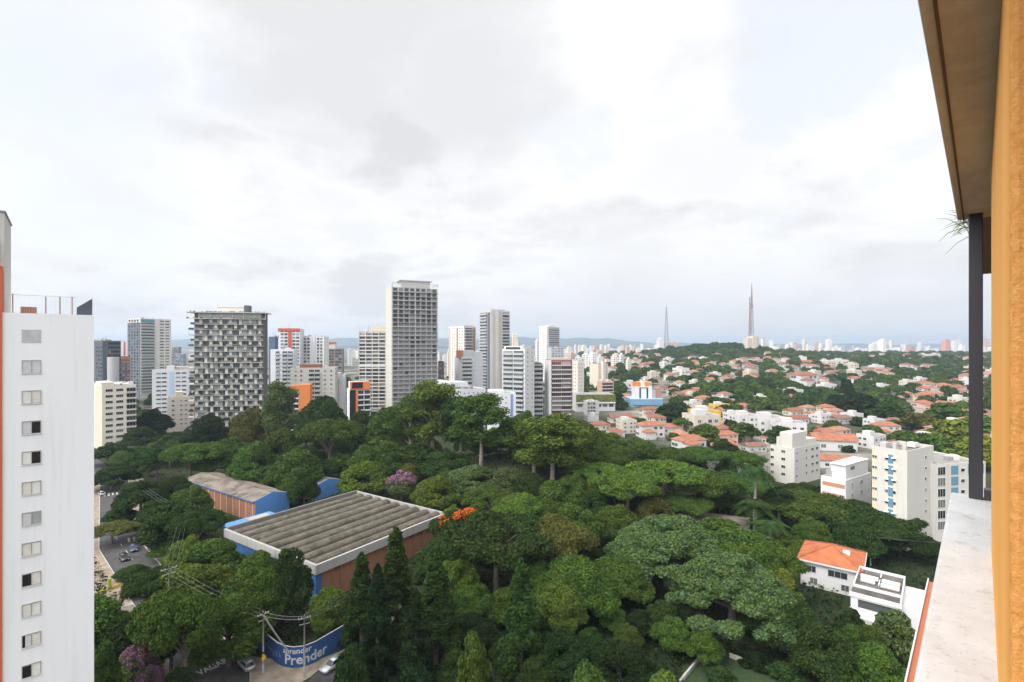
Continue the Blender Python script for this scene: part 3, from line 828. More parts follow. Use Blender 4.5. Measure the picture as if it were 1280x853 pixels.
# ---- between the checkered tower and the concrete tower
T = Tower('office_tower', 'narrow dark blue slab beside the white tower with the red T', 'office tower', 336, 430, None, 344, 421, 8, wall((.10, .14, .22)), 3.1, L=8)
T = Tower('apartment_tower', 'white tower with a red T-shaped band on its front', 'apartment tower', 347, 455, None, 375, 411, 8, COOLW, 3.0, L=14)
T.windows('R', .12, .46, 2, 2.6, 1.9, glass=GLASSB, mull=1); T.windows('R', .64, .98, 2, 2.6, 1.9, glass=GLASSB, mull=1)
T.panel('R', .02, 1.0, T.H - 2.2, T.H + .3, REDW, .6, 'red_band'); T.panel('R', .47, .62, T.H - 19.5, T.H - 2.21, REDW, .5, 'red_band')
T = Tower('apartment_tower', 'blue-grey glazed block with a white edge, in front of the red T tower', 'apartment tower', 338, 390, None, 367, 437, 10, COOLW, 3.0, L=14)
T.balconies('R', .22, .40, 1.0, 1.0, COOLW); T.balconies('R', .5, .98, 1.2, 1.1, wall((.55, .58, .64)), RAILGL, n=2, gap=.3)
T = Tower('apartment_tower', 'white tower with tall grey window columns, centre of the cluster right of the checkered tower', 'apartment tower', 369, 470, None, 405, 421, 6, wall((.72, .72, .72)), 3.0, L=18)
T.windows('R', .28, .52, 2, 2.0, 2.0, glass=GLASS, mull=1); T.windows('R', .74, .96, 2, 2.0, 2.0, glass=GLASS); T.windows('R', .05, .2, 1, 1.2, 1.2)
T.panel('R', .40, .415, 5, T.H - 1, COOLW, .5, 'fin'); T.panel('R', .58, .70, 5, T.H + .4, wall((.66, .66, .66)), .6, 'fin'); T.block(.25, .85, .2, .8, 1.6, GREYW)
T = Tower('apartment_building', 'beige block with a brown roof box and recessed balconies behind the orange wall', 'apartment building', 363, 345, None, 419, 460, 12, wall((.50, .48, .45)), 3.0, L=16)
T.block(.20, .66, .02, .7, 3.0, wall((.25, .12, .08)), 'roof_box'); T.balconies('R', .40, .66, 1.2, 1.0, wall((.68, .68, .68)), RAILGL, n=2, gap=.3, glaz=GLASSD); T.windows('R', .70, .98, 2, 1.1, 1.1); T.windows('R', .05, .30, 2, 1.2, 1.2)
T = Tower('apartment_tower', 'brown netted tower with a small red roof edge, far right of its cluster', 'apartment tower', 404, 540, None, 428, 436, 12, wall((.24, .20, .19)), 3.0, L=16)
T.windows('R', .04, .55, 5, 1.6, 1.7, glass=GLASSD, frame=wall((.3, .25, .23))); T.windows('R', .62, .96, 2, 3.0, 1.6, glass=GLASSB, frame=DFRAME); T.block(.05, .62, .1, .8, 6.2, wall((.62, .55, .52)), 'upper_block'); T.block(.05, .6, .05, .82, 1.4, REDW, 'red_roof_edge', z=T.H + 5.4)
T = Tower('apartment_building', 'white building with a curved white crown and brick-red balconies', 'apartment building', 412, 370, None, 431, 469, 14, COOLW, 3.0, L=14)
T.balconies('R', .03, .62, 1.0, 1.0, wall((.36, .16, .12)), wall((.40, .18, .13)), kind='low', n=3, gap=.5, glaz=GLASSD, floors=T.floors[1:])
mb = MB(); mb.prism([(T.W * .0, -1.2), (T.W * .35, -2.2), (T.W * .7, -1.4), (T.W * .7, 6), (0, 6)], T.H - 3.4, T.H + 1.6, WHITE); mb.build('curved_crown', T.root)
T = Tower('apartment_building', 'white terraced flats whose right side is a bright orange wall', 'apartment building', 351, 300, None, 374, 490, 14, WHITE, 3.1, L=14)
T.balconies('R', .02, .98, 1.6, .9, WHITE, WHITE, kind='low', glaz=GLASSD)
mb = MB(); mb.box(T.W + .003, -1.8, -2, T.W + 6.2, 10, T.H + 4.0, ORANGEW); mb.box(T.W - 5.2, .5, T.H + .003, T.W, 9, T.H + 3.5, ORANGEW); mb.build('orange_wall', T.root)
T = Tower('apartment_building', 'small white house block framed in orange with black glazing, left of the pale grid tower', 'apartment building', 437, 285, 430, 463, 487, 26, WHITE, 2.9, L=10, rim=.4)
T.panel('R', .02, .98, T.H + .01, T.H + 4.3, plain('orange_frame', (.75, .20, .04), .5), .9, 'orange_frame'); T.panel('R', .10, .62, T.H + .5, T.H + 3.8, plain('black_glazing', (.025, .022, .03), .2), 1.0, 'black_glazing')
T.panel('R', .0, .28, 2, T.H - .5, plain('black_glazing', (.025, .022, .03), .2), .8, 'black_glazing'); T.panel('R', .283, .36, 2, T.H - .3, plain('orange_frame', (.75, .20, .04), .5), .95, 'orange_frame')
T.balconies('R', .38, 1.0, 1.2, .9, WHITE, WHITE, kind='low', n=2, gap=.3, glaz=GLASSD)
mb = MB(); mb.box(.02 * T.W, .003, T.H + .01, .98 * T.W, 6, T.H + 4.2, WHITE); mb.build('upper_floor', T.root)
T = Tower('apartment_tower', 'pale tower covered by a fine cream grid of balconies, immediately left of the concrete tower', 'apartment tower', 449, 425, None, 482, 414, 4, wall((.52, .48, .42)), 3.0, L=20, rim=1.2)
T.block(.45, 1.0, .15, .9, 4.6, wall((.66, .56, .40)), 'penthouse')
T.balconies('R', 0, 1, 1.0, 1.0, wall((.74, .72, .68)), wall((.70, .67, .62)), kind='low', n=4, gap=.35, glaz=GLASS)
for i in range(5): T.panel('R', i / 4 - .012 if i else 0, i / 4 + .012 if i < 4 else 1, 5, T.H - .2, wall((.70, .64, .56)), 1.12, 'pilaster')
T.panel('R', 0, 1, T.H * .56, T.H * .56 + 1.1, WHITE, 1.2, 'white_band')
# ---- the concrete tower
T = Tower('concrete_tower', 'tallest grey concrete tower, gridded and netted, under construction with a blank pale left wall', 'tower', 490, 350, 479, 547, 359, 24, wall((.30, .30, .30)), 3.02, rim=.05, L=20, zmin=6)
CN = wall((.47, .465, .45), dirt=.35); CD = wall((.40, .395, .38), dirt=.5)
NET = plain('construction_netting', (.27, .275, .28), .8, 0, .4, .6)
mb = MB(); mb.box(-.6, -1.2, 0, -.003, T.L, T.H + 1.1, wall((.56, .535, .49), dirt=.3)); mb.build('blank_wall', T.root)
fl2 = T.floors
for k, z in enumerate(fl2):
    mb = MB(); mb.box(0.002, -1.4, z - .1, T.W + .3, -.003, z + .11, CN)
    if k % 2 == 0 or k > 7: mb.box(.4, -1.38, z + .111, T.W * (.98 if k % 3 else .7), -1.32, z + (.75 if k > 9 else .5), CD if k < 9 else NET)
    mb.build('floor_slab', T.root)
for i in range(9):
    mb = MB(); q = T.W * (i + .02) / 8.2; mb.box(q, -1.3, 4, q + (.20 if i != 4 else .5), -.004, T.H - .3, CN); mb.build('column', T.root)
rr = random.Random(8)
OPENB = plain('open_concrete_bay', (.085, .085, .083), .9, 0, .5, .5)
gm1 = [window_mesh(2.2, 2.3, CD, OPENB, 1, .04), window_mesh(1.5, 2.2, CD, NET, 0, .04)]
sp = [[], []]
for k, z in enumerate(fl2):
    for i in range(8):
        j = 0 if rr.random() < (.75 if k < 8 else .16) else 1
        sp[j].append((T.W * (i + .5) / 8.2 + .3, z + 1.45))
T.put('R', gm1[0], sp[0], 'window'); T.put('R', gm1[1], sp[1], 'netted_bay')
mb = MB(); mb.box(T.W * .22, 4, T.H + .003, T.W * .86, 15, T.H + 5.2, CN); mb.box(T.W * .18, 3.4, T.H + 5.203, T.W * .90, 15.5, T.H + 5.8, CN); mb.build('penthouse', T.root)
mb = MB()
for q in (.0, .25, .5, .75, .985): mb.box(T.W * q, -1.3, T.H + .003, T.W * q + .35, -.95, T.H + 2.6, CN)
mb.box(-.5, -1.4, T.H + 2.603, T.W + .3, -.9, T.H + 2.95, CN); mb.box(T.W - .1, -.897, T.H + 2.603, T.W + .3, 15, T.H + 2.95, CN); mb.build('roof_frame', T.root)
# ---- right of the concrete tower
T = Tower('apartment_building', 'dark brick block squeezed beside the foot of the concrete tower', 'apartment building', 548, 390, None, 555, 452, 10, wall((.17, .10, .09)), 3.0, L=10); T.windows('R', .1, .9, 2, 1.4, 1.4, glass=GLASSB)
T = Tower('apartment_tower', 'cream tower with brown stripes and glassy right side, just right of the concrete tower', 'apartment tower', 580, 520, 561, 595, 408, 42, wall((.72, .69, .65)), 3.0)
T.windows('L', .04, .35, 2, 1.6, 1.4); T.windows('L', .52, .80, 2, 1.6, 1.4); T.panel('L', .38, .48, 5, T.H - 1, wall((.36, .20, .14)), .2, 'brown_stripe'); T.panel('L', .88, .98, 5, T.H - 1, wall((.5, .4, .33)), .2, 'brown_stripe')
T.balconies('R', .05, .72, 1.5, 1.1, wall((.6, .58, .56)), RAILGL, n=1); T.panel('R', .76, .92, 5, T.H - 1, wall((.36, .20, .14)), .3, 'brown_stripe'); T.block(.1, .9, .1, .6, 1.8, GREYW)
T = Tower('apartment_tower', 'grey-sided tower with green-glass balconies up its middle, in front of the brown-striped cream tower', 'apartment tower', 577, 385, 568, 593, 446, 20, wall((.52, .52, .54)), 3.0)
T.balconies('R', .04, .80, 1.4, 1.1, wall((.66, .66, .66)), RAILGL, glaz=GLASSD); T.block(.15, 1.0, .05, .7, 5.4, wall((.44, .46, .48)), 'upper_block'); T.block(-.2, .12, .02, .4, 5.6, wall((.40, .17, .09)), 'brown_box')
mb = MB(); mb.box(T.W + .003, -.4, -1, T.W + 6.5, 14, T.H + 3.5, wall((.48, .48, .51))); mb.build('grey_wing', T.root)
T = Tower('commercial_building', 'white stepped low blocks with small windows at the tree line right of the concrete tower', 'commercial building', 575, 335, 552, 607, 487, 30, COOLW, 3.2, zmin=1)
T.windows('R', .08, .95, 5, .8, .8, mull=0); T.windows('L', .08, .9, 4, .9, .8, mull=0)
mb = MB(); mb.box(T.W * .1, T.L * .5, T.H, T.W * .7, T.L, T.H + 3.5, COOLW); mb.box(-3, T.L * .3, 0, -.003, T.L * 1.1, T.H + 4.5, WHITE); mb.build('upper_block', T.root)
T = Tower('apartment_tower', 'tall slim grey-beige tower with a dark slot and stacked balconies on its left side', 'apartment tower', 613, 480, 600, 637, 388, 30, wall((.52, .50, .47)), 3.0)
T.balconies('L', .30, 1.0, 1.5, 1.1, wall((.66, .65, .63)), RAILGL, kind='glass'); T.panel('L', .03, .27, 5, T.H - 2, wall((.12, .13, .16)), .12, 'slot_shade_panel')  # recess not cut: its shade is the dark colour of a raised panel
T.panel('R', .02, .14, 5, T.H - .5, wall((.58, .55, .51)), .5, 'fin'); T.panel('R', .28, .42, 5, T.H + .3, wall((.57, .54, .50)), .8, 'fin'); T.panel('R', .50, .56, 5, T.H, wall((.46, .44, .42)), .4, 'fin')
T.balconies('R', .62, 1.0, 1.2, 1.0, wall((.58, .57, .56)), wall((.52, .51, .50)), kind='low', glaz=GLASS); T.block(.15, .8, .1, .7, 2.0, GREYW)
T = Tower('apartment_tower', 'white tower with wide glassy balconies on its left face, tiny windows on its right', 'apartment tower', 656, 330, 628, 668, 436, 58, WHITE, 3.0)
T.balconies('L', .04, .98, 1.4, 1.05, WHITE, RAILGL, n=2, gap=.4, glaz=GLASSB); T.windows('R', .1, .5, 1, .9, .9, mull=0); T.windows('R', .55, .95, 1, .9, .9, mull=0)
T.block(.05, .9, .1, .95, 2.4, WHITE); T.panel('L', .2, .85, T.H - .6, T.H + 1.0, DFRAME, .02, 'roof_slot')
T = Tower('commercial_building', 'low white building with a blue vertical stripe at the tree line', 'commercial building', 614, 290, None, 645, 492, 12, COOLW, 3.0, L=14, zmin=1)
T.panel('R', .78, .88, 1, T.H - .8, wall((.20, .27, .52)), .12, 'blue_stripe'); T.windows('R', .08, .7, 3, .8, .8, mull=0); T.block(.0, .55, .2, .9, 2.2, WHITE)
T = Tower('apartment_tower', 'narrow dark green-glass balcony tower behind the white glassy tower', 'apartment tower', 667, 345, None, 679, 455, 12, wall((.30, .32, .31)), 3.0, L=12)
T.balconies('R', .05, .95, 1.2, 1.1, wall((.45, .46, .45)), RAILGL, glaz=GLASSD); T.block(.1, .9, .1, .9, 1.5, LEAFY, 'roof_planting')
T = Tower('apartment_tower', 'tower with red-brown walls behind curving silver balconies and a white left edge', 'apartment tower', 686, 345, None, 715, 450, 8, wall((.30, .12, .10)), 3.0, L=14)
T.balconies('R', .12, .96, 1.6, .9, wall((.56, .55, .55)), wall((.50, .50, .51)), kind='low', n=2, gap=.1, glaz=glass_mat((.085, .045, .04), (.30, .25, .24), 'red_brown_bay', .4)); T.panel('R', .0, .09, 0, T.H - .2, WHITE, 1.3, 'white_edge'); T.panel('L', 0, 1, 0, T.H - .2, WHITE, .1, 'white_side'); T.panel('R', .965, 1.0, 0, T.H - .5, BROWNW, 1.2, 'brown_edge')
T.block(.15, .95, .1, .8, 1.8, wall((.5, .44, .42)))
T = Tower('apartment_tower', 'distant tall white balconied tower, second highest right of the slim grey tower', 'apartment tower', 683, 720, 674, 699, 408, 38, wall((.74, .71, .66)), 3.0)
T.windows('L', .1, .9, 4, 1.4, 1.3); T.balconies('R', .15, 1.0, 1.6, 1.1, wall((.7, .68, .65)), RAILGL); T.block(.3, .8, .2, .7, 2.5, WHITE)
T = Tower('apartment_tower', 'distant grey box tower with a roof room below the tall white distant tower', 'apartment tower', 689, 640, None, 705, 434, 15, wall((.42, .44, .46)), 3.0, L=12); T.windows('R', .05, .95, 4, 2, 1.4, glass=GLASSB)
T = Tower('apartment_tower', 'plain pale beige blind-walled tower just right of the red-brown balcony tower', 'apartment tower', 722, 430, 712, 730, 452, 38, wall((.66, .61, .55)), 3.0); T.windows('L', .1, .9, 3, .8, .8, mull=0); T.windows('R', .2, .8, 2, .8, .8, mull=0)
T = Tower('apartment_tower', 'pair of joined blind beige slabs standing above the green-roofed building', 'apartment tower', 748, 520, 737, 760, 455, 40, wall((.60, .55, .46)), 3.0)
mb = MB(); mb.box(T.W * .25, -3.0, -1, T.W * .55, -.003, T.H + 2.5, wall((.66, .61, .52))); mb.build('stair_shaft', T.root); T.windows('R', .62, .95, 2, 1, .9, mull=0)
T = Tower('apartment_building', 'small pinkish block with balconies at the right foot of the beige slabs', 'apartment building', 752, 470, None, 767, 477, 15, wall((.55, .36, .27)), 3.0, L=10, zmin=1); T.balconies('R', .05, .95, 1.2, 1, wall((.62, .5, .42)), wall((.6, .46, .36)), kind='low', glaz=GLASSD)
# ---- valley buildings at the foot of the hill
T = Tower('commercial_building', 'long low building with a mossy green planted roof edge', 'commercial building', 720, 405, None, 769, 494, 4, wall((.55, .56, .57)), 3.6, L=22, zmin=0, rim=.5)
T.panel('R', 0, 1, T.H - 5.6, T.H + .3, plain('moss_green_cladding', (.12, .15, .03), .9, 0, .5, .5), 1.4, 'planted_fascia'); T.panel('R', 0, 1, T.H - 6.6, T.H - 5.603, WHITE, 1.5, 'white_band'); T.windows('R', .02, .98, 6, 3.2, 2.2, glass=GLASSD, floors=[T.H - 10.5])
T = Tower('commercial_building', 'small grey concrete frame in front of the green-roofed building', 'commercial building', 733, 388, None, 749, 502, 6, GREYW, 3.0, L=9, zmin=0, rim=.2)
T.windows('R', .08, .72, 3, 1.6, 1.9, glass=GLASSD, frame=WHITE, floors=[T.H - 3.6, T.H - 6.6, T.H - 9.4])
T = Tower('commercial_building', 'white building with a pale blue curved band and dark-framed pillars on top', 'commercial building', 789, 430, None, 828, 500, 0, COOLW, 3.2, L=20, zmin=0, rim=.2)
mb = MB(); W_ = T.W
mb.prism([(-.6, -.5), (W_ * .25, -2.2), (W_ * .6, -2.6), (W_ * 1.0, -1.2), (W_ + .6, 2), (W_ + .6, 18), (-.6, 18)], T.H - 4.2, T.H + .4, plain('pale_blue_band', (.15, .32, .48), .5, 0, .1))
mb.prism([(-.8, -.7), (W_ * .25, -2.4), (W_ * .6, -2.8), (W_ * 1.0, -1.4), (W_ + .8, 2), (W_ + .8, 18.2), (-.8, 18.2)], T.H + .403, T.H + 1.1, plain('light_blue_cap', (.36, .50, .60), .5, 0, .1)); mb.build('curved_band', T.root)
mb = MB(); mb.box(W_ * .12, 1, T.H + 1.103, W_ * .68, 12, T.H + 10.3, COOLW); mb.box(W_ * .11, .9, T.H + 10.303, W_ * .69, 12.1, T.H + 10.8, WHITE); mb.build('upper_floor', T.root)
for q in (.27, .50): T_ = MB(); T_.box(W_ * q, .8, T.H + 1.103, W_ * (q + .05), .997, T.H + 9.8, DFRAME); T_.build('dark_pillar', T.root)
mb = MB(); mb.box(W_ * .27, .75, T.H + 9.81, W_ * .55, .99, T.H + 10.29, DFRAME); mb.build('dark_beam', T.root)
mb = MB(); mb.box(W_ * .13, 3, T.H + 10.81, W_ * .33, 10, T.H + 14.6, ORANGEW); mb.box(W_ * .332, 3, T.H + 10.81, W_ * .46, 10, T.H + 14.4, wall((.7, .62, .45))); mb.box(W_ * .462, 3, T.H + 10.81, W_ * .60, 10, T.H + 14.6, ORANGEW); mb.build('orange_roof_room', T.root)
mb = MB(); mb.box(W_ * .683, 2, T.H + 1.103, W_ * .80, 11, T.H + 8, wall((.4, .4, .43))); mb.box(W_ * .803, 3, T.H + 1.103, W_ * 1.0, 11, T.H + 9.5, wall((.36, .20, .15))); mb.build('brick_wing', T.root)
T.windows('R', .05, .95, 6, 2.4, 1.2, glass=GLASS, floors=[T.H - 9, T.H - 12])

# ---- the four apartment blocks on the right
CRM = wall((.57, .55, .505), dirt=.35)
A1 = T = Tower('apartment_building', 'white stepped six-storey block with a tall blank roof tower, leftmost of the right-hand apartment blocks', 'apartment building', 993, 200, 963, 1025, 561, 34, CRM, 3.0, zmin=.5, rim=.3)
for k, z in enumerate(T.floors): pass
T.windows('L', .30, .60, 1, 1.5, 1.0, mull=1, glass=GLASSD); T.windows('L', .86, .98, 1, 1.3, 1.0, glass=GLASSD)
T.windows('R', .03, .14, 1, 1.2, .7, mull=1, glass=GLASS); T.windows('R', .40, .50, 1, 1.1, 1.2, glass=GLASSD); T.windows('R', .60, .96, 2, 2.0, 1.1, glass=GLASSD, mull=2)
hh = at(0, 543, 203).z - at(0, 561, 203).z
mb = MB(); mb.box(T.W * .02, 1.0, T.H - .25, T.W * .55, 6.0, T.H + hh, CRM); mb.build('roof_tower', T.root)
mb = MB(); mb.box(.2, 6.003, T.H - .25, T.W * .6, T.L * .75, T.H + hh * .62, CRM); mb.box(T.W * .553, 1.0, T.H - .25, T.W * .95, 5.8, T.H + 2.2, CRM); mb.build('roof_room', T.root)
A2 = T = Tower('apartment_building', 'white low block with terracotta window bands and a white roof room, beside the cream block', 'apartment building', 1057, 150, 1026, 1089, 601, 34, WHITE, 3.05, zmin=.5, rim=.35, roof=plain('white_roof', (.62, .62, .61), .8, 0, .2))
TERR = wall((.50, .22, .13))
for z in T.floors:
    p = T.panel('L', .03, .93, z + .85, z + 2.0, TERR, .06, 'terracotta_band')
T.windows('L', .45, .70, 2, 1.2, .9, sill=1.0, glass=GLASSD, off=.06, floors=T.floors[1:]); T.windows('L', .10, .20, 1, 1.2, .9, sill=1.0, glass=GLASSD, off=.06, floors=T.floors[1:2])
T.windows('R', .15, .32, 1, .9, 1.1, glass=GLASSD); T.windows('R', .48, .72, 1, 1.5, 1.1, glass=GLASSD); T.windows('R', .82, .95, 1, .7, 1.1, glass=GLASSD)
mb = MB(); mb.box(T.W * .12, T.L * .12, T.H - .3, T.W * .99, T.L * .72, T.H + 3.9, WHITE); mb.box(T.W * .09, T.L * .10, T.H + 3.903, T.W * 1.02, T.L * .75, T.H + 4.1, WHITE); pr = mb.build('roof_room', T.root)
mb = MB(); mb.box(T.W * .30, T.L * .12 - .05, T.H + 2.2, T.W * .45, T.L * .12 - .003, T.H + 3.2, GLASS); mb.build('window', pr)
A3 = T = Tower('apartment_building', 'tall cream block with a single column of blue panels up its left face', 'apartment building', 1134, 137, 1090, 1167, 564, 30, CRM, 3.0, zmin=.5, rim=1.2, roof=plain('stained_roof', (.22, .18, .15), .95, 0, .5, .8))
T.panel('L', .84, .99, .5, T.H - 1.0, wall((.66, .56, .42)), .05, 'beige_strip'); T.panel('L', .30, .60, .5, T.H - 1.0, wall((.68, .60, .48)), .05, 'beige_strip')
BP = wall((.12, .25, .35)); mbp = MB(); mbp.box(-.62, -.16, .15, .62, -.055, 2.55, BP); bpm = mbp.mesh('blue_panel')
T.put('L', bpm, [(.455 * T.L, z) for z in T.floors], 'blue_panel')
T.windows('L', .32, .39, 1, .8, .8, glass=GLASSD, off=.05, mull=0); T.windows('L', .53, .60, 1, .8, .8, glass=GLASSD, off=.05, mull=0); T.windows('L', .86, .975, 2, .6, .7, glass=GLASSD, off=.05, mull=0)
aw = MB(); aw.face([(-.55, -.06, .0), (.55, -.06, .0), (.55, -.6, -.3), (-.55, -.6, -.3)], WHITE); aw.face([(-.55, -.6, -.34), (.55, -.6, -.34), (.55, -.06, -.04), (-.55, -.06, -.04)], WHITE); awm = aw.mesh('awning')
rr = random.Random(4); T.put('L', awm, [(q * T.L, z + 1.95) for z in T.floors for q in (.355, .565) if rr.random() < .6], 'awning')
T.windows('R', .62, .75, 1, 1.0, .8, glass=GLASSD, mull=0)
A4 = T = Tower('apartment_building', 'cream block with blue panels and large gridded windows, partly behind the balcony coping', 'apartment building', 1166, 143, 1160, 1232, 581, 12, CRM, 3.05, zmin=.5, rim=.4, L=16)
T.windows('R', .06, .26, 1, 2.6, 2.2, sill=.4, glass=GLASSD, mull=2); T.windows('R', .50, .62, 1, 1.4, .9, glass=GLASSD, mull=0)
for k, z in enumerate(T.floors):
    T.panel('R', .34, .47, z + .3, z + 2.75, BP, .1, 'blue_panel')
    T.panel('R', .66, .96, z + .15, z + 2.9, BP, .1, 'blue_panel') if k in (0,) else T.panel('R', .70, .84, z + .3, z + 2.75, BP, .1, 'blue_panel')

# ---- the clutter of real roofs: tanks, machine boxes, aerials
rr = random.Random(17)
for T in TOWERS:
    if T.H > 120 or T.W < 5: continue
    mb = MB(); zb = T.H - .83; L_ = min(T.L, 16)
    for i in range(rr.randint(2, 4)):
        x, y = rr.uniform(.08, .8) * T.W, rr.uniform(.12, .8) * L_; w_, h_ = rr.uniform(.8, 2.4), rr.uniform(1.2, 2.6)
        mb.box(x, y, zb, x + w_, y + w_ * rr.uniform(.6, 1.2), zb + h_ + i * .013, rr.choice([GREYW, SLABD, WHITE]))
    mb.build('roof_equipment', T.root)
    mb = MB(); x, y = rr.uniform(.2, .8) * T.W, rr.uniform(.3, .7) * L_; h_ = rr.uniform(3, 6)
    mb.tube([(x, y, zb), (x, y, zb + h_)], .07, DFRAME, 4); mb.tube([(x - .5, y, zb + h_ * .8), (x + .5, y, zb + h_ * .8)], .05, DFRAME, 4); mb.build('aerial', T.root)

# ---- far city: blocks seen small between and behind the towers
far = []
def far_block(px0, px1, ytop, d, col, base, cat='apartment tower', name='apartment_tower', red=False, th=None):
    r_ = random.Random(int(px0 * 13 + d))
    key = ('farwall', col)
    if key not in _mc:
        m, t, b = new_mat('far_facade')
        o = nd(t, 'ShaderNodeTexCoord').outputs['Object']
        sp_ = nd(t, 'ShaderNodeSeparateXYZ'); t.links.new(o, sp_.inputs[0])
        def gridf(v, period, duty):
            f = nd(t, 'ShaderNodeMath', operation='FRACT'); q = nd(t, 'ShaderNodeMath', operation='DIVIDE'); t.links.new(v, q.inputs[0]); q.inputs[1].default_value = period; t.links.new(q.outputs[0], f.inputs[0])
            g = nd(t, 'ShaderNodeMath', operation='LESS_THAN'); t.links.new(f.outputs[0], g.inputs[0]); g.inputs[1].default_value = duty; return g.outputs[0]
        s_ = nd(t, 'ShaderNodeMath', operation='ADD'); t.links.new(sp_.outputs[0], s_.inputs[0]); t.links.new(sp_.outputs[1], s_.inputs[1])
        mm = nd(t, 'ShaderNodeMath', operation='MULTIPLY'); t.links.new(gridf(s_.outputs[0], 4.3, .5), mm.inputs[0]); t.links.new(gridf(sp_.outputs[2], 3.0, .45), mm.inputs[1])
        t.links.new(mixc(t, mm.outputs[0], col, tuple(x * .32 for x in col)), b.inputs['Base Color']); b.inputs['Roughness'].default_value = .8
        _mc[key] = m
    mat = _mc[key]
    th = r_.uniform(-10, 40) if th is None else th
    x0 = at(px0, 432, d); W = (px1 - px0) / 640 * d
    a = R(th); w1 = W * r_.uniform(.6, .75) / max(.4, math.cos(a)); l1 = min(18, max(6, (W * .35) / max(.3, math.sin(abs(a)) + .05)))
    gz = tz(x0.x, d) - 2; zt = at(0, ytop, d).z
    if zt - gz < 6: return
    root = thing(name, base, cat, ((x0.x + l1 * math.sin(a) if a > 0 else x0.x), d, gz), a)
    mb = MB(); mb.box(0, 0, 0, w1, l1, zt - gz, mat); mb.build('wall', root)
    mb = MB(); mb.box(w1 * .25, l1 * .2, zt - gz + .003, w1 * r_.uniform(.55, .8), l1 * .8, zt - gz + r_.uniform(2, 4.5), REDW if red else mat); mb.build('roof_room', root)
    far.append((root, (px0 + px1) / 2, d))
CW = [((.74, .72, .70), 'white'), ((.68, .62, .54), 'beige'), ((.62, .62, .64), 'pale grey'), ((.70, .66, .58), 'cream'), ((.55, .42, .36), 'pinkish')]
rr = random.Random(21)
def pick(): return CW[min(4, int(rr.random() ** 1.4 * 5))]
spec = []
for p in np.arange(395, 450, 5.5): spec.append((p, rr.uniform(4, 8), rr.uniform(436, 455), rr.uniform(900, 2400)))
for p in np.arange(116, 240, 9): spec.append((p, rr.uniform(5, 9), rr.uniform(436, 450), rr.uniform(1100, 2600)))
for p in np.arange(546, 600, 6): spec.append((p, rr.uniform(4, 8), rr.uniform(438, 456), rr.uniform(800, 2200)))
for p in np.arange(636, 700, 5.5): spec.append((p, rr.uniform(5, 9), rr.uniform(425, 446), rr.uniform(800, 1900)))
for p in np.arange(704, 862, 4.6): spec.append((p, rr.uniform(4, 9), rr.uniform(431, 441) - (4 if 740 < p < 800 and rr.random() < .35 else 0), rr.uniform(1150, 2500)))
for p in np.arange(702, 800, 9): spec.append((p, rr.uniform(6, 11), rr.uniform(440, 450), rr.uniform(750, 1000)))
for p in np.arange(952, 1240, 5.2):
    big = rr.random() < .28
    spec.append((p, rr.uniform(4, 8), rr.uniform(423, 431) if big else rr.uniform(431, 438), rr.uniform(1900, 2800)))
for (p, w, yt, d) in spec:
    col, nm = pick()
    zone = 'left of the checkered tower' if p < 240 else 'between the checkered and concrete towers' if p < 470 else 'right of the concrete tower' if p < 636 else 'behind the white glassy tower' if p < 702 else 'on the skyline left of the mast hill' if p < 862 else 'on the skyline beyond the right-hand ridge'
    far_block(p, p + w, yt, d, col, f'far {nm} block {zone}', 'Xfar', red=rr.random() < .1)
for o, p, d in far: o['category'] = 'apartment tower'
far_named = [(640, 647, 418, 1000, (.72, .64, .5), 'far yellowish slab peeping over the white glassy tower'), (1182, 1191, 425, 2000, (.62, .30, .26), 'far tower with a pink-red upper part on the right skyline, nearest the black post'),
             (1055, 1064, 433, 1800, (.40, .42, .46), 'far dark-grey block alone on the right skyline'), (1137, 1148, 434, 1800, (.48, .30, .28), 'far low red-brown block on the right skyline'),
             (836, 855, 429, 1300, (.56, .46, .40), 'broad tan block with many small windows beside the left lattice mast'), (823, 831, 424, 1500, (.66, .66, .64), 'narrow pale slab left of the lattice mast'),
             (963, 976, 434, 1500, (.78, .78, .78), 'white block on the ridge right of the concrete-based mast')]
for (a, b_, y, d, col, lb) in far_named: far_block(a, b_, y, d, col, lb, th=12)

# ---- masts on the hill
def lattice(mb, base, top, w0, w1, mat, n=12, legs=4, r=.25):
    P = []
    for i in range(n + 1):
        f = i / n; w = w0 + (w1 - w0) * f; z = base + (top - base) * f
        P.append([Vector((w * math.cos(2 * math.pi * (k + .5) / legs), w * math.sin(2 * math.pi * (k + .5) / legs), z)) for k in range(legs)])
    for k in range(legs): mb.tube([p[k] for p in P], r, mat, 4)
    for i in range(n):
        for k in range(legs):
            kn = (k + 1) % legs
            mb.tube([P[i][k], P[i + 1][kn]], r * .55, mat, 3, False); mb.tube([P[i][kn], P[i + 1][k]], r * .55, mat, 3, False); mb.tube([P[i][k], P[i][kn]], r * .5, mat, 3, False)
STEEL = plain('mast_steel', (.30, .30, .32), .6, .3)
d = 1300; b0 = at(833, 432, d); b0.z = tz(b0.x, b0.y)
t = thing('radio_mast', 'slender grey lattice mast standing on the hill, left of the two masts', 'mast', b0)
mb = MB(); ht_ = at(0, 384, d).z - b0.z; lattice(mb, 0, ht_, 8.0, 1.0, STEEL, 13, 4, .36); mb.build('lattice', t)
mb = MB(); mb.tube([(0, 0, ht_), (0, 0, ht_ + 9)], [.35, .15], STEEL); mb.build('antenna', t)
d = 1180; b0 = at(939, 432, d); b0.z = tz(b0.x, b0.y) - 1
t = thing('broadcast_tower', 'tall antenna mast on a beige concrete base building, tallest point of the hill', 'mast', b0, R(18))
zt = at(0, 420, d).z - b0.z
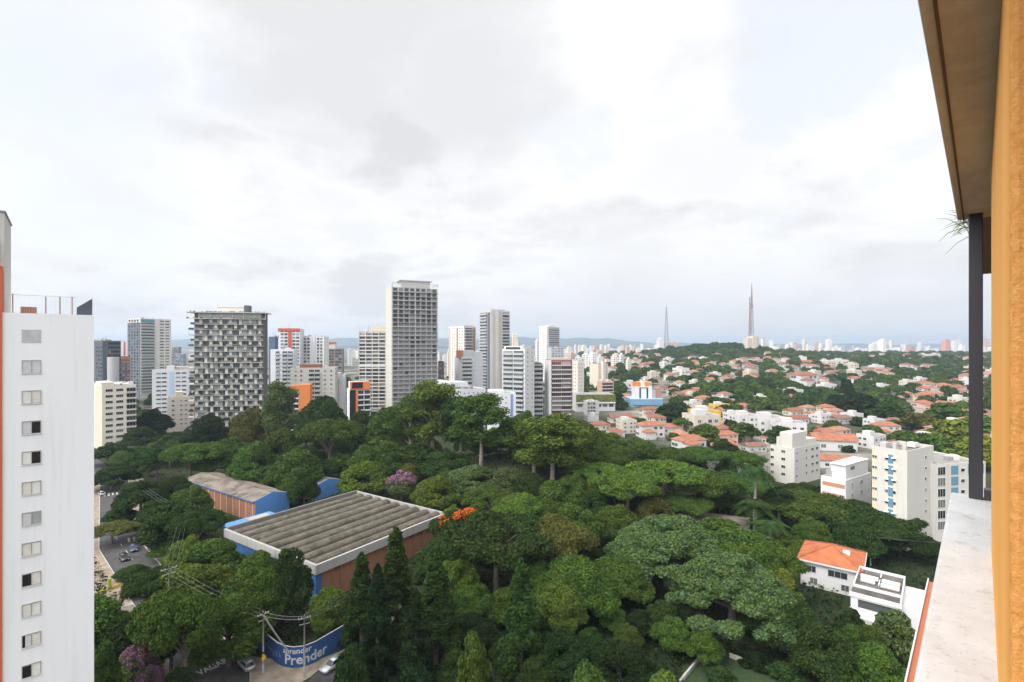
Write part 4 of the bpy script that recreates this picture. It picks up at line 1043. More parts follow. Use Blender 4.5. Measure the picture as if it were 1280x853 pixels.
mb = MB(); mb.box(-16, -7, 0, -3.5, 8, zt * .86, wall((.55, .47, .40))); mb.box(-3.497, -9, 0, 9, 9, zt, wall((.58, .50, .43))); mb.box(9.003, -6, 0, 16, 8, zt * .95, wall((.50, .44, .39)))
mb.build('concrete_base', t)
z1 = at(0, 378, d).z - b0.z; z2 = at(0, 355, d).z - b0.z
mb = MB(); RUST = plain('mast_red_steel', (.30, .20, .18), .6, .2); lattice(mb, zt, z1, 5.6, 3.0, STEEL, 9, 4, .75); mb.build('lattice', t)
mb = MB(); mb.tube([(1.6, 0, z1 - 14), (1.6, 0, z1), (1.6, 0, z2)], [3.4, 2.2, .7], RUST, 6); mb.build('antenna', t)
mb = MB(); mb.tube([(-4.2, 0, zt + 2), (-4.2, 0, z1 + 12)], [2.0, 1.0], RUST, 6)
for z in (zt + 20, zt + 42, zt + 62): mb.tube([(-4.2, 0, z), (0, 0, z)], .4, STEEL, 4)
mb.build('side_antenna', t)
mb = MB(); rr2 = random.Random(2)
for i in range(16):
    z = rr2.uniform(zt + 4, z1 - 6); a = rr2.uniform(0, 6.28); mb.lathe([(.1, -.8), (1.5, -.4), (1.5, .6), (.1, .7)], WHITE if i % 3 else RUST, 7, (3.2 * math.cos(a), 3.2 * math.sin(a), z))
mb.build('dish', t)
# ================================================================== WAREHOUSES IN THE PARK
WU = Vector((.565, .825, 0)).normalized(); WA = math.atan2(WU.y, WU.x) - math.pi / 2       # depth axis of the sheds
def shed_frame(p): return (p.x, p.y, 0), math.atan2(-WU.x, WU.y) * 1.0
# local frame of every shed: x along V (towards the viewer's right), y along WU (away)
V = Vector((WU.y, -WU.x, 0)); VA = math.atan2(V.y, V.x)
F1 = Vector((-71.6, 128.5, 0)); W1, L1, HW = 37.0, 40.0, 9.0
t = thing('ribbed_warehouse', 'large brick warehouse with a flat roof of long grey concrete ribs inside a white fascia', 'warehouse', F1, VA)
BRK = brick_mat((.34, .135, .062))
BLU = wall((.05, .15, .38), dirt=.35)
mb = MB(); mb.box(.4, .4, -1, W1 - .4, L1 - .4, HW - 1.9, BRK); mb.build('wall', t)
mb = MB(); mb.box(.2, .1, -1, W1 - .4, .397, HW - 1.9, BLU); mb.box(.1, .1, -1, .397, L1 - 1, HW - 1.9, BLU); mb.box(W1 - .397, .3, -1, W1 - .1, 1.3, HW - 1.9, BLU); mb.build('blue_wall', t)
FAS = wall((.38, .375, .36), dirt=.9)
mb = MB()
mb.box(-.5, -.5, HW - 2.0, W1 + .5, .1, HW, FAS); mb.box(W1 - .1, .103, HW - 2.0, W1 + .5, L1 - .1, HW, FAS)
mb.box(-.5, L1 - .1, HW - 2.0, W1 + .5, L1 + .5, HW, FAS); mb.build('fascia', t)
mb = MB(); mb.box(-.5, .103, HW - 2.0, 0.1, L1 - .103, HW + .25, wall((.20, .185, .17), dirt=.7)); mb.build('parapet', t)
def rib_mat():
    m, tt, b = new_mat('mossy_concrete_rib')
    o = nd(tt, 'ShaderNodeTexCoord').outputs['Object']
    n1 = noise(tt, o, .35, 7, .7); n2 = noise(tt, mapping(tt, o, (1, .3, 1)), 1.6, 6, .7)
    c = mixc(tt, mrange(tt, n1, .38, .66), (.125, .108, .078), (.055, .048, .034)); c = mixc(tt, mrange(tt, n2, .5, .75, 0, .7), c, (.25, .225, .19))
    tt.links.new(c, b.inputs['Base Color']); b.inputs['Roughness'].default_value = .95; bump(tt, b, n1, .6, .15)
    return m
RIB = rib_mat()
mb = MB(); mb.box(.103, .103, HW - 1.899, W1 - .103, L1 - .103, HW - 1.0, plain('dark_gutter', (.07, .062, .052), .95, 0, .4, .6)); mb.build('roof', t)
nr_ = 9; pw_ = (W1 - 1.2) / nr_
for i in range(nr_):
    mb = MB(); x0 = .6 + i * pw_; cw = pw_ * (.60 + .10 * ((i * 37) % 7) / 6); rh_ = .84 + .22 * ((i * 53) % 5) / 4; P = []
    for k in range(9):
        a = math.pi * (1 - k / 8); P.append((x0 + pw_ / 2 + cw / 2 * math.cos(a), HW - 1.0 + .10 + rh_ * math.sin(a)))
    ys_ = np.linspace(.5, L1 - .5, 15); i0 = len(mb.v)
    for y in ys_: mb.v += [(p[0], y, p[1]) for p in P]
    for a in range(14):
        for k in range(8):
            mb.f.append((i0 + a * 9 + k, i0 + a * 9 + k + 1, i0 + (a + 1) * 9 + k + 1, i0 + (a + 1) * 9 + k)); mb.m.append(mb.mi(RIB))
    mb.face([(p[0], .5, p[1]) for p in P], RIB); mb.face([(p[0], L1 - .5, p[1]) for p in P][::-1], RIB)
    mb.build('roof_rib', t, smooth=True)
    mb = MB(); mb.box(x0 + pw_ - .14, 1.5, HW - .997, x0 + pw_ + .14, L1 - 1.5, HW - .85, plain('pale_flashing', (.26, .24, .21), .9, 0, .7, .35)); mb.build('gutter_cap', t)
mb = MB(); rr = random.Random(9)
for i in range(26):
    y = rr.uniform(1, L1 - 2); z0 = rr.uniform(HW - 3.6, HW - 2.5); mb.box(W1 - .099, y, z0, W1 - .085, y + rr.uniform(.1, .35), HW - 2.003, plain('rain_stain', (.10, .045, .025), .95))
mb.build('rain_stains', t)
def gable_shed(label, p, w, l, hw, rise, endmat, sidemat, roofmat, ang):
    """gable end at local y=0 facing -y"""
    t = thing('gabled_shed', label, 'shed', p, ang)
    mb = MB(); mb.box(0, .15, -1, w, l, hw - .1, sidemat); mb.build('wall', t)
    mb = MB(); mb.prism([(0, 0), (w, 0), (w, .147), (0, .147)], -1, hw + .2, endmat)
    mb.face([(0, -.003, hw + .203), (w, -.003, hw + .203), (w / 2, -.003, hw + rise + .5)], endmat); mb.face([(w, .15, hw + .203), (0, .15, hw + .203), (w / 2, .15, hw + rise + .5)], endmat)
    mb.face([(0, -.003, hw + .203), (w / 2, -.003, hw + rise + .5), (w / 2, .15, hw + rise + .5), (0, .15, hw + .203)], endmat); mb.face([(w / 2, -.003, hw + rise + .5), (w, -.003, hw + .203), (w, .15, hw + .203), (w / 2, .15, hw + rise + .5)], endmat)
    mb.build('gable_wall', t)
    mb = MB(); n = 12
    for sgn in (0, 1):
        for k in range(1):
            xe = -.5 if sgn == 0 else w + .5
            a = [(xe, .16, hw), (w / 2, .16, hw + rise), (w / 2, l + .3, hw + rise), (xe, l + .3, hw)]
            mb.face(a if sgn else a[::-1], roofmat); b_ = [(q[0], q[1], q[2] - .12) for q in a]; mb.face(b_[::-1] if sgn else b_, roofmat)
            mb.face([a[0], a[3], b_[3], b_[0]] if not sgn else [a[3], a[0], b_[0], b_[3]], roofmat)
    mb.build('roof', t)
    mb = MB()
    for i in range(int(l / 4)): mb.box(-.12, 1 + i * 4, -1, -.003, 1.35 + i * 4, hw - .1, wall((.5, .42, .34)))
    mb.build('wall_piers', t)
    mb = MB(); mb.box(-.62, .2, hw - .28, -.503, l, hw + .02, BLU); mb.build('gutter', t)
    return t
def fibro():
    m, tt, b = new_mat('fibre_cement_sheet')
    o = nd(tt, 'ShaderNodeTexCoord').outputs['Object']
    n1 = noise(tt, o, .25, 5, .65); n2 = noise(tt, mapping(tt, o, (.15, 1, 1)), 1.6, 4)
    c = mixc(tt, mrange(tt, n1, .40, .62), (.215, .178, .142), (.075, .06, .048)); c = mixc(tt, mrange(tt, n2, .5, .72, 0, .6), c, (.28, .25, .215))
    tt.links.new(c, b.inputs['Base Color']); b.inputs['Roughness'].default_value = .95
    w = nd(tt, 'ShaderNodeTexWave', wave_type='BANDS', bands_direction='Y'); w.inputs['Scale'].default_value = 1.4; tt.links.new(o, w.inputs[0]); bump(tt, b, w.outputs[1], .5, .06)
    return m
FIB = fibro()
GB = wall((.10, .27, .62), dirt=.15)
ga = math.atan2(WU.y, WU.x)                  # gable spans along WU, shed runs away to the left
gable_shed('long brown-roofed shed with a bright blue gable wall facing the ribbed warehouse', Vector((-79.5, 158.5, 0)), 11.5, 47, 6.6, 1.3, GB, BRK, FIB, ga)
gable_shed('smaller shed with a blue gable, half hidden by a tree behind the ribbed warehouse', Vector((-68.0, 176.5, 0)), 11, 15, 6.2, 1.2, GB, BRK, FIB, ga)
t = thing('lean_to', 'low bright blue roofed lean-to between the blue gable and the ribbed warehouse', 'shed', (-80.5, 142.5, 0), VA)
mb = MB(); mb.box(0, 0, 0, 6, 13.5, 4.9, BRK); mb.build('wall', t)
mb = MB(); BR_ = plain('blue_sheet_roof', (.10, .28, .66), .5, 0, .25, .8); mb.prism([(-.4, -.4), (6.4, -.4), (6.4, 13.8), (-.4, 13.8)], 4.903, 5.1, BR_); mb.box(-.45, -.45, 4.4, 6, -.403, 5.1, BLU); mb.build('roof', t)
mb = MB(); mb.box(.8, 6, 5.103, 3.6, 12, 5.25, plain('dusty_sheet', (.40, .36, .30), .9)); mb.build('roof_sheet', t)
t = thing('long_shed', 'low grey-roofed shed poking through the trees left of the palms', 'shed', at(893, 700, 150) * 1.0, R(-24)); t.location.z = 0
mb = MB(); mb.box(-9, -4, 0, 9, 4, 4.2, wall((.42, .36, .3))); mb.build('wall', t)
mb = MB(); mb.prism([(-9.4, -4.5), (9.4, -4.5), (9.4, 4.5), (-9.4, 4.5)], 4.203, 4.4, FIB); mb.build('roof', t)

# ================================================================== MURAL WALL ON THE CORNER
path = [(-60, 103.5), (-44.4, 91.6), (-40.6, 88.35), (-39.0, 87.45), (-37.2, 87.0), (-35.4, 87.4), (-34.0, 88.7), (-31.6, 92.6), (-28.4, 97.9)]
pv = [Vector((p[0], p[1], 0)) for p in path]
seg = [(b_ - a).length for a, b_ in zip(pv[:-1], pv[1:])]
cum = [0]
for s_ in seg: cum.append(cum[-1] + s_)
def along(s_):
    s_ = max(0, min(cum[-1] - 1e-4, s_))
    for i in range(len(seg)):
        if s_ <= cum[i + 1]:
            dr = (pv[i + 1] - pv[i]) / seg[i]; return pv[i] + dr * (s_ - cum[i]), dr
MUR = wall((.035, .10, .27), dirt=.35, rough=.7)
t = thing('mural_wall', 'rounded blue corner wall with large white painted lettering', 'wall', (0, 0, 0))
mb = MB(); outer = []; inner = []
for s_ in np.arange(0, cum[-1], .4):
    p, dr = along(s_); n = Vector((-dr.y, dr.x, 0)); outer.append(p); inner.append(p + n * .22)
for i in range(len(outer) - 1):
    mb.face([(*outer[i].xy, 0), (*outer[i + 1].xy, 0), (*outer[i + 1].xy, 3.7), (*outer[i].xy, 3.7)], MUR)
    mb.face([(*inner[i + 1].xy, 0), (*inner[i].xy, 0), (*inner[i].xy, 3.7), (*inner[i + 1].xy, 3.7)], MUR)
    mb.face([(*outer[i].xy, 3.7), (*outer[i + 1].xy, 3.7), (*inner[i + 1].xy, 3.7), (*inner[i].xy, 3.7)], KERB)
mb.build('wall', t, smooth=False)
LET = plain('white_lettering', (.62, .64, .66), .7, 0, .25, 2)
def wall_text(body, size, s0, z0, thick=.03, mat=LET):
    me = text_mesh(body, size, mat, thick)
    co = np.empty(len(me.vertices) * 3, np.float32); me.vertices.foreach_get('co', co); co = co.reshape(-1, 3)
    xmin = co[:, 0].min()
    for v, c in zip(me.vertices, co):
        p, dr = along(s0 + (c[0] - xmin)); n = Vector((-dr.y, dr.x, 0)); q = p - n * .03
        v.co = (q.x, q.y, z0 + c[1])
    me.update(); link('mural_lettering', me, t)
s_c = cum[3]
wall_text('Prender', 2.35, s_c + .3, .75, .05)
wall_text('aprender', 1.35, s_c - .1, 2.55, .03)
FADED = plain('faded_lettering', (.20, .27, .40), .8, 0, .3, 2)
mb = MB(); rr = random.Random(6)
for i in range(9):
    s0 = s_c - 1.2 - i * 1.0; z0 = rr.uniform(.8, 1.6)
    for k in range(2):
        a, dr = along(s0 + k * .35); n = Vector((-dr.y, dr.x, 0)) * -.025; b_, _ = along(s0 + k * .35 + rr.uniform(.12, .3)); hh_ = rr.uniform(.5, 1.3)
        mb.face([(*(a + n).xy, z0), (*(b_ + n).xy, z0), (*(b_ + n).xy, z0 + hh_), (*(a + n).xy, z0 + hh_)], FADED)
mb.build('faded_marks', t)

# ================================================================== POLES AND CABLES
POLE = plain('concrete_pole', (.30, .295, .28), .85, 0, .2, 2)
def pole(label, p, h, ang=0, band=False, transformer=False, arm=1.0):
    t = thing('utility_pole', label, 'utility pole', p, ang, 'utility poles along the streets')
    mb = MB(); mb.tube([(0, 0, 0), (0, 0, h)], [.17, .11], POLE, 8)
    mb.build('pole', t, smooth=True)
    mb = MB(); mb.box(-arm, -.06, h - .55, arm, .06, h - .43, POLE); mb.box(-arm * .8, -.05, h - 1.5, arm * .8, .05, h - 1.4, POLE); ca = mb.build('crossarm', t)
    mb = MB()
    for q in (-.9, -.45, .45, .9): mb.lathe([(.03, 0), (.06, .05), (.03, .1), (.06, .15), (.02, .2)], WHITE, 6, (q * arm, 0, h - .43))
    mb.build('insulators', ca)
    if band:
        mb = MB(); mb.lathe([(.19, .1), (.185, 1.5)], plain('pale_blue_band_paint', (.40, .50, .62), .7), 10); mb.build('painted_base', t)
        mb = MB(); YEL = plain('yellow_band', (.68, .46, .02), .6); BLK = plain('black_band', (.02, .02, .02), .6)
        for k in range(4): mb.lathe([(.2, 2.3 + k * .35), (.2, 2.65 + k * .35)], YEL if k % 2 == 0 else BLK, 10)
        mb.box(-.35, -.26, 2.35, .35, -.21, 3.0, YEL); mb.build('warning_band', t)
    if transformer:
        for q in (-.55, .55):
            mb = MB(); mb.lathe([(.01, 0), (.3, 0), (.32, .5), (.3, 1.0), (.01, 1.1)], plain('transformer_grey', (.48, .50, .52), .5), 10, (q, -.38, h - 3.0)); mb.build('transformer', t, smooth=False)
    return t
P1 = gpx(329, 842); P2 = gpx(380.5, 847)
pole('utility pole with yellow-black warning band and pale blue base, at the mural corner', P1, 10.4, .9, band=True)
pole('plain pale utility pole standing in front of the mural lettering', P2, 10.3, .5)
pole('utility pole with two transformers beside the far zebra crossing', gpx(169, 637), 10, .9, transformer=True)
pole('utility pole with transformers rising from the trees left of the ribbed warehouse', Vector((-87, 136, 0)), 11.5, .9, transformer=True, arm=1.3)
pole('utility pole with crossarms among dark trees over the lower left street', Vector((-66, 98.5, 0)), 12.5, .9, arm=1.4)
PH = Vector((88.2, 126, 0))
pole('utility pole with transformer behind the red-tiled house', PH, 8.4, .4, transformer=True, arm=1.2)
CAB = plain('cable_sheath', (.16, .16, .165), .6); CABL = plain('pale_cable', (.40, .40, .40), .6)
def cable(label, a, b_, sag, r=.02, n=1, mat=CAB, spread=.25):
    t = thing('power_cable', label, 'cable', a)
    d = b_ - a; s_ = Vector((-d.y, d.x, 0)).normalized() * spread
    for k in range(n):
        mb = MB(); o_ = s_ * (k - (n - 1) / 2)
        mb.tube([o_ + d * (i / 14) + Vector((0, 0, -4 * sag * (i / 14) * (1 - i / 14))) for i in range(15)], r, mat, 4)
        mb.build('strand', t)
def top(p, h): return Vector((p.x, p.y, h))
cable('pair of wires strung between the warning-band pole and the lettering pole', top(P1, 10.0), top(P2, 9.9), .35, .018, 2, CABL, .9)
pw_p, _ = along(s_c + 1.0)
cable('thick pale bundle of cables sloping from the warning-band pole down to the mural', top(P1, 9.9), Vector((pw_p.x - .1, pw_p.y - .25, 3.3)), .2, .035, 3, CABL, .25)
cable('wires running from the warning-band pole up the lower left street', top(P1, 9.9), Vector((-66, 98.5, 12)), .6, .018, 3, CAB, .9)
cable('wires from the pole in dark trees towards the transformer pole', Vector((-66, 98.5, 12)), Vector((-87, 136, 11)), .9, .018, 3, CAB, .9)
cable('wires over trees between the two transformer poles on the left', Vector((-87, 136, 11)), top(gpx(169, 637), 9.7), 1.0, .025, 3, CAB, .9)
cable('wires leaving the lettering pole to the right along the side street', top(P2, 9.9), Vector((-24, 104, 9.8)), .5, .018, 3, CAB, .9)
cable('wires from the pole behind the red-tiled house to the right', top(PH, 8.0), Vector((118, 118, 9.5)), .8, .014, 2, CAB, .5)

# ================================================================== CARS
def car(label, p, ang, col, kind='hatch', name='parked_car'):
    t = thing(name, label, 'car', p, ang, 'cars on the streets')
    m, tt, b = new_mat('car_paint'); b.inputs['Base Color'].default_value = (*col, 1); b.inputs['Roughness'].default_value = .3; b.inputs['Metallic'].default_value = .35; b.inputs['Coat Weight'].default_value = .6
    L_ = 4.3 if kind == 'sedan' else 3.9
    # cross sections front (x=+) to rear: (x, half width, z low, shoulder, )
    secs = [(.5, .62, .32, .62), (.46, .78, .22, .70), (.36, .84, .20, .78), (.18, .86, .20, .86), (0, .87, .20, .88), (-.2, .87, .20, .90), (-.38, .85, .22, .92), (-.46, .80, .26, .90), (-.5, .68, .36, .80)]
    mb = MB(); rings = []
    for x, w, z0, z1 in secs: rings.append([(x * L_, -w * .9, z0), (x * L_, -w, z0 + .18), (x * L_, -w, z1 - .12), (x * L_, -w * .86, z1), (x * L_, w * .86, z1), (x * L_, w, z1 - .12), (x * L_, w, z0 + .18), (x * L_, w * .9, z0)])
    i0 = 0; mb.v = [q for r_ in rings for q in r_]; k = mb.mi(m)
    for a in range(len(rings) - 1):
        for j in range(8):
            jn = (j + 1) % 8; mb.f.append((a * 8 + j, a * 8 + jn, (a + 1) * 8 + jn, (a + 1) * 8 + j)); mb.m.append(k)
    mb.f.append(tuple(range(8))[::-1]); mb.m.append(k); mb.f.append(tuple(range(64, 72))); mb.m.append(k)
    # roof panel on the cabin
    rx = (.07, -.34) if kind != 'sedan' else (.06, -.26)
    mb.prism([(rx[0] * L_, -.60), (rx[0] * L_, .60), (rx[1] * L_, .62), (rx[1] * L_, -.62)][::-1], 1.40, 1.46, m)
    for sx, sy in ((rx[0], 1), (rx[0], -1), (rx[1], 1), (rx[1], -1)):
        ex = .21 if sx > 0 else (rx[1] - (.10 if kind != 'sedan' else .16)); mb.tube([(sx * L_, sy * .58, 1.41), (ex * L_, sy * .74, .88)], .035, m, 4)
    mb.build('body', t, smooth=True)
    mb = MB(); bx = (.21, rx[1] - (.10 if kind != 'sedan' else .16)); lo = [(bx[0] * L_, -.73), (bx[0] * L_, .73), (bx[1] * L_, .73), (bx[1] * L_, -.73)]; hi_ = [(rx[0] * L_, -.585), (rx[0] * L_, .585), (rx[1] * L_, .585), (rx[1] * L_, -.585)]
    for a in range(4):
        c = (a + 1) % 4; mb.face([(*lo[a], .87), (*lo[c], .87), (*hi_[c], 1.40), (*hi_[a], 1.40)], glass_mat((.02, .022, .025), (.03, .03, .03), 'car_glass'))
    mb.build('windows', t)
    for sx in (.30, -.30):
        for sy in (-1, 1):
            w_ = link('wheel', None, t, (sx * L_, sy * .80, .30))
            mb = MB(); mb.tube([(0, -.10, 0), (0, .10, 0)], .30, plain('tyre_rubber', (.02, .02, .02), .9), 14); mb.build('tyre', w_)
            mb = MB(); mb.tube([(0, sy * .101, 0), (0, sy * .115, 0)], .18, plain('wheel_rim', (.4, .4, .42), .35, .7), 10); mb.build('rim', w_)
    for sy in (-1, 1):
        mb = MB(); mb.box(.465 * L_, sy * .60 - .14, .56, .492 * L_ + .04, sy * .60 + .14, .68, plain('headlamp', (.75, .76, .78), .1)); mb.build('headlight', t)
        mb = MB(); mb.box(-.5 * L_ - .02, sy * .58 - .12, .62, -.46 * L_, sy * .58 + .12, .78, plain('tail_lamp', (.35, .02, .02), .2)); mb.build('taillight', t)
    return t
def on(px, py, z=.03): p = gpx(px, py); p.z = z; return p
sa = math.atan2(.75, -.62)
SIL = (.50, .51, .53); WHC = (.72, .72, .72); BLKC = (.03, .032, .036); DGR = (.12, .13, .14); DBL = (.06, .09, .16)
car('silver hatchback on the lane beside the painted road lettering', on(308, 835), math.atan2(4.0, -4.6), SIL)
car('silver saloon parked at the kerb right of the mural wall', on(415.5, 835), math.atan2(-4.7, -2.6), (.58, .59, .61), 'sedan')
car('dark car driving just past the near zebra crossing', on(167, 688), sa + math.pi, DBL, 'sedan', 'moving_car')
car('dark car with a pale windscreen parked on the left of the near zebra crossing', on(155, 700), sa + math.pi + .15, BLKC)
car('white car parked partly under trees beyond the near zebra crossing', on(171, 654), sa, WHC)
car('small black car parked right behind the white car past the near crossing', on(163, 645), sa, BLKC)
car('white car half hidden by foliage on the right edge of the near crossing', on(200, 694), sa + 1.5, WHC)
car('white car under the trees at the top of the left street', on(146, 605), sa, WHC)
car('dark grey car at the top of the left street next to the white one', on(152, 603), sa, DGR)
car('pale car on the left side of the far zebra crossing', on(127, 619), sa + .2, SIL)
car('black car seen through a gap under the tall cypresses', Vector((-20, 98, .03)), .9, BLKC)
car('white car glimpsed between the tall cypresses', Vector((-24.5, 95.5, .03)), math.atan2(.87, .5), WHC)
car('dark car parked below the balcony at the bottom right edge', Vector((63, 84.5, .03)), .5, BLKC)
# small things by the left street
t = thing('yellow_barrier', 'bright yellow-green painted gate and planter at the street bend by the white tower', 'gate', on(137, 738), .9)
YG = plain('yellow_green_paint', (.36, .38, .05), .7)
mb = MB(); mb.box(-.3, -.2, 0, .3, .2, 2.6, YG); mb.build('post', t)
mb = MB(); mb.box(-2.2, -.3, 0, -.303, .3, .45, YG); mb.build('rail', t)
mb = MB(); mb.box(.303, -.2, 0, 2.4, .2, .8, wall((.6, .45, .12))); mb.build('low_panel', t)
t = thing('boundary_wall', 'low pale wall crossing the bottom left behind dark trees', 'wall', on(130, 768), R(24))
mb = MB(); mb.box(-6, -.12, -.1, 5, .12, .9, WHITE); mb.build('wall', t); mb = MB(); mb.box(-6.05, -.16, .903, 5.05, .16, .97, KERB); mb.build('coping', t)
for lb, a, b_ in (('low white garden wall on the left side of the lawn', gpx(850, 856), gpx(876, 824)), ('low broken white garden wall across the back of the lawn', gpx(912, 822), gpx(1000, 856))):
    d = b_ - a; t = thing('garden_wall', lb, 'wall', a, math.atan2(d.y, d.x))
    mb = MB(); mb.box(0, -.12, -.1, d.length, .12, .7, wall((.42, .40, .37), dirt=.7)); mb.build('wall', t); mb = MB(); mb.box(-.05, -.16, .703, d.length + .05, .16, .77, KERB); mb.build('coping', t)

# ================================================================== HOUSES
TILE = tile_mat(); PLAS = objcolor_wall()
def hip_faces(mb, x0, y0, x1, y1, z, rise, ov, mat, gable=False):
    a0, b0, a1, b1 = x0 - ov, y0 - ov, x1 + ov, y1 + ov
    w, d = a1 - a0, b1 - b0
    if w >= d: r0 = (a0 + (0 if gable else d / 2), (b0 + b1) / 2, z + rise); r1 = (a1 - (0 if gable else d / 2), (b0 + b1) / 2, z + rise)
    else: r0 = ((a0 + a1) / 2, b0 + (0 if gable else w / 2), z + rise); r1 = ((a0 + a1) / 2, b1 - (0 if gable else w / 2), z + rise)
    A_, B_, C_, D_ = (a0, b0, z), (a1, b0, z), (a1, b1, z), (a0, b1, z)
    if w >= d: fs = [[A_, B_, r1, r0], [C_, D_, r0, r1], [D_, A_, r0], [B_, C_, r1]]
    else: fs = [[A_, B_, r0], [B_, C_, r1, r0], [C_, D_, r1], [D_, A_, r0, r1]]
    for f in fs: mb.face(f, mat)
    mb.face([D_, C_, B_, A_], mat)
TW = wall((.58, .56, .54), dirt=.3)
def house_proto(kind):
    """meshes of one kind of house: {part: mesh}, window places"""
    r_ = random.Random(kind); P = {}
    wall_, roof = MB(), MB(); win = []
    if kind < 4:
        w, d, h = [(11, 8, 3.4), (9, 9, 6.2), (13, 8, 3.6), (8, 7, 6.0)][kind]
        wall_.box(-w / 2, -d / 2, -3, w / 2, d / 2, h, PLAS); hip_faces(roof, -w / 2, -d / 2, w / 2, d / 2, h + .004, 2.0, .6, TILE, kind in (2, 3))
        if kind in (2, 3):
            if w >= d:
                for sx in (-1, 1): q = [(sx * w / 2, -d / 2, h + .004), (sx * w / 2, d / 2, h + .004), (sx * w / 2, 0, h + 1.75)]; wall_.face(q if sx > 0 else q[::-1], PLAS)
            else:
                for sy in (-1, 1): q = [(-w / 2, sy * d / 2, h + .004), (w / 2, sy * d / 2, h + .004), (0, sy * d / 2, h + 1.75)]; wall_.face(q[::-1] if sy > 0 else q, PLAS)
        W_, D_ = w, d
    elif kind < 6:
        h = 3.6 if kind == 4 else 6.0
        wall_.box(-6, -4, -3, 6, 3, h, PLAS); wall_.box(-6, -8, -3, -.5, -4.003, h - (.6 if kind == 4 else 2.6), PLAS)
        hip_faces(roof, -6, -4, 6, 3, h + .004, 1.9, .5, TILE); hip_faces(roof, -6, -8, -.5, -4.2, h - (.596 if kind == 4 else 2.596), 1.5, .5, TILE)
        W_, D_ = 12, 8
    else:
        W_, D_, h = [(11, 9, 6.4), (14, 10, 7.0), (9, 8, 3.5), (12, 12, 9.5)][kind - 6]
        wall_.box(-W_ / 2, -D_ / 2, -3, W_ / 2, D_ / 2, h, PLAS)
        for q in ((-W_ / 2, -D_ / 2, W_ / 2, -D_ / 2 + .2), (-W_ / 2, D_ / 2 - .2, W_ / 2, D_ / 2), (-W_ / 2, -D_ / 2 + .203, -W_ / 2 + .2, D_ / 2 - .203), (W_ / 2 - .2, -D_ / 2 + .203, W_ / 2, D_ / 2 - .203)): wall_.box(q[0], q[1], h + .003, q[2], q[3], h + .6, PLAS)
        roof.box(-W_ / 2 + .203, -D_ / 2 + .203, h + .004, W_ / 2 - .203, D_ / 2 - .203, h + .1, ROOFC)
        roof.box(-W_ / 4, -D_ / 8, h + .103, W_ / 8, D_ / 3, h + 2.2, TW)
    P['wall'] = wall_.mesh('wall'); P['roof'] = roof.mesh('roof')
    two = h > 5
    wins = []
    front = -D_ / 2 if kind not in (4, 5) else -4
    for z in ([1.6] + ([4.7] if two else []) + ([7.6] if h > 9 else [])):
        for q in (-.3, .1, .34): 
            if kind in (4, 5) and q < -.05: continue
            wins.append((q * W_, front, z, 0.0))
        wins.append((-W_ / 2, 0, z, -math.pi / 2)); wins.append((-W_ / 2, D_ * .28 if kind not in (4, 5) else 1.8, z, -math.pi / 2))
    return P, wins
PROTO = {}
ROOFS = [((.38, .15, .085), 'orange'), ((.30, .115, .07), 'rust-red'), ((.24, .13, .095), 'faded brown'), ((.40, .20, .13), 'pale orange')]
WALLS = [((.56, .55, .54), 'white'), ((.54, .50, .425), 'cream'), ((.54, .42, .28), 'ochre'), ((.46, .46, .46), 'grey'), ((.56, .40, .33), 'pinkish')]
hw_mesh = window_mesh(1.5, 1.2, FRAME, GLASSD, 1, .08)
HOUSES = []
def house(kind, p, ang, roofi, walli, s=1.0, label=None, name='house', group='houses on the hillside', full=True):
    if kind not in PROTO: PROTO[kind] = house_proto(kind)
    P, wins = PROTO[kind]
    t = link(name, None, None, p, ang); t.scale = (s, s, s); t['category'] = 'house'
    if group: t['group'] = group
    for k in ('wall', 'roof'):
        o = link(k, P[k], t); o.color = (*(WALLS[walli][0] if k == 'wall' else ROOFS[roofi][0]), 1)
    if full:
        for x, y, z, rz in wins: link('window', hw_mesh, t, (x, y, z), rz)
    t['label'] = label or ''
    HOUSES.append((t, kind, roofi, walli, s, label is not None))
    return t
# two hero houses under the balcony
hp_ = Vector((74.6, 119.4, 0)); ha = R(-37)
t = thing('red_tiled_house', 'white house under a bright orange hipped tile roof with a skylight, by the flat-roofed house', 'house', hp_, ha)
mb = MB(); mb.box(-5.6, -6, -1, 5.6, 6, 6.0, WHITE); mb.build('wall', t)
mb = MB(); hip_faces(mb, -5.6, -6, 5.6, 6, 6.004, 2.6, .8, TILE); r_ = mb.build('roof', t); r_.color = (.50, .15, .06, 1)
mb = MB()
for a, b_, z0 in (((-6.4, -6.8), (0, -.4), 6.1), ((6.4, -6.8), (0, -.4), 6.1), ((-6.4, 6.8), (0, .4), 6.1), ((6.4, 6.8), (0, .4), 6.1), ((0, -.4), (0, .4), 8.65)):
    mb.tube([(a[0], a[1], z0), (b_[0], b_[1], 8.65)], .12, TILE, 6)
o = mb.build('ridge_tiles', r_); o.color = (.38, .13, .065, 1)
mb = MB(); mb.box(2.2, -1.2, 7.2, 3.6, -.2, 8.0, WHITE); mb.build('skylight', r_)
mb = MB(); mb.box(-6.5, -6.92, 5.75, 6.5, -6.803, 6.06, WHITE); mb.box(6.403, -6.8, 5.75, 6.52, 6.8, 6.06, WHITE); mb.build('gutter', t)
for x, w in ((-3.4, 1.6), (1.6, 3.6)): link('window', window_mesh(w, 1.4, FRAME, GLASS, 2 if w > 2 else 1), t, (x, -6, 4.1))
for x in (-3, 3): link('window', window_mesh(1.4, 1.3, FRAME, GLASSD, 1), t, (x, -6, 1.5))
fp_ = Vector((74.8, 104.4, 0)); fa_ = R(-40)
t = thing('flat_roofed_house', 'white flat-roofed house with a stained grey roof terrace carrying white water tanks', 'house', fp_, fa_)
FRF = plain('stained_terrace', (.15, .135, .12), .9, 0, .5, .35)
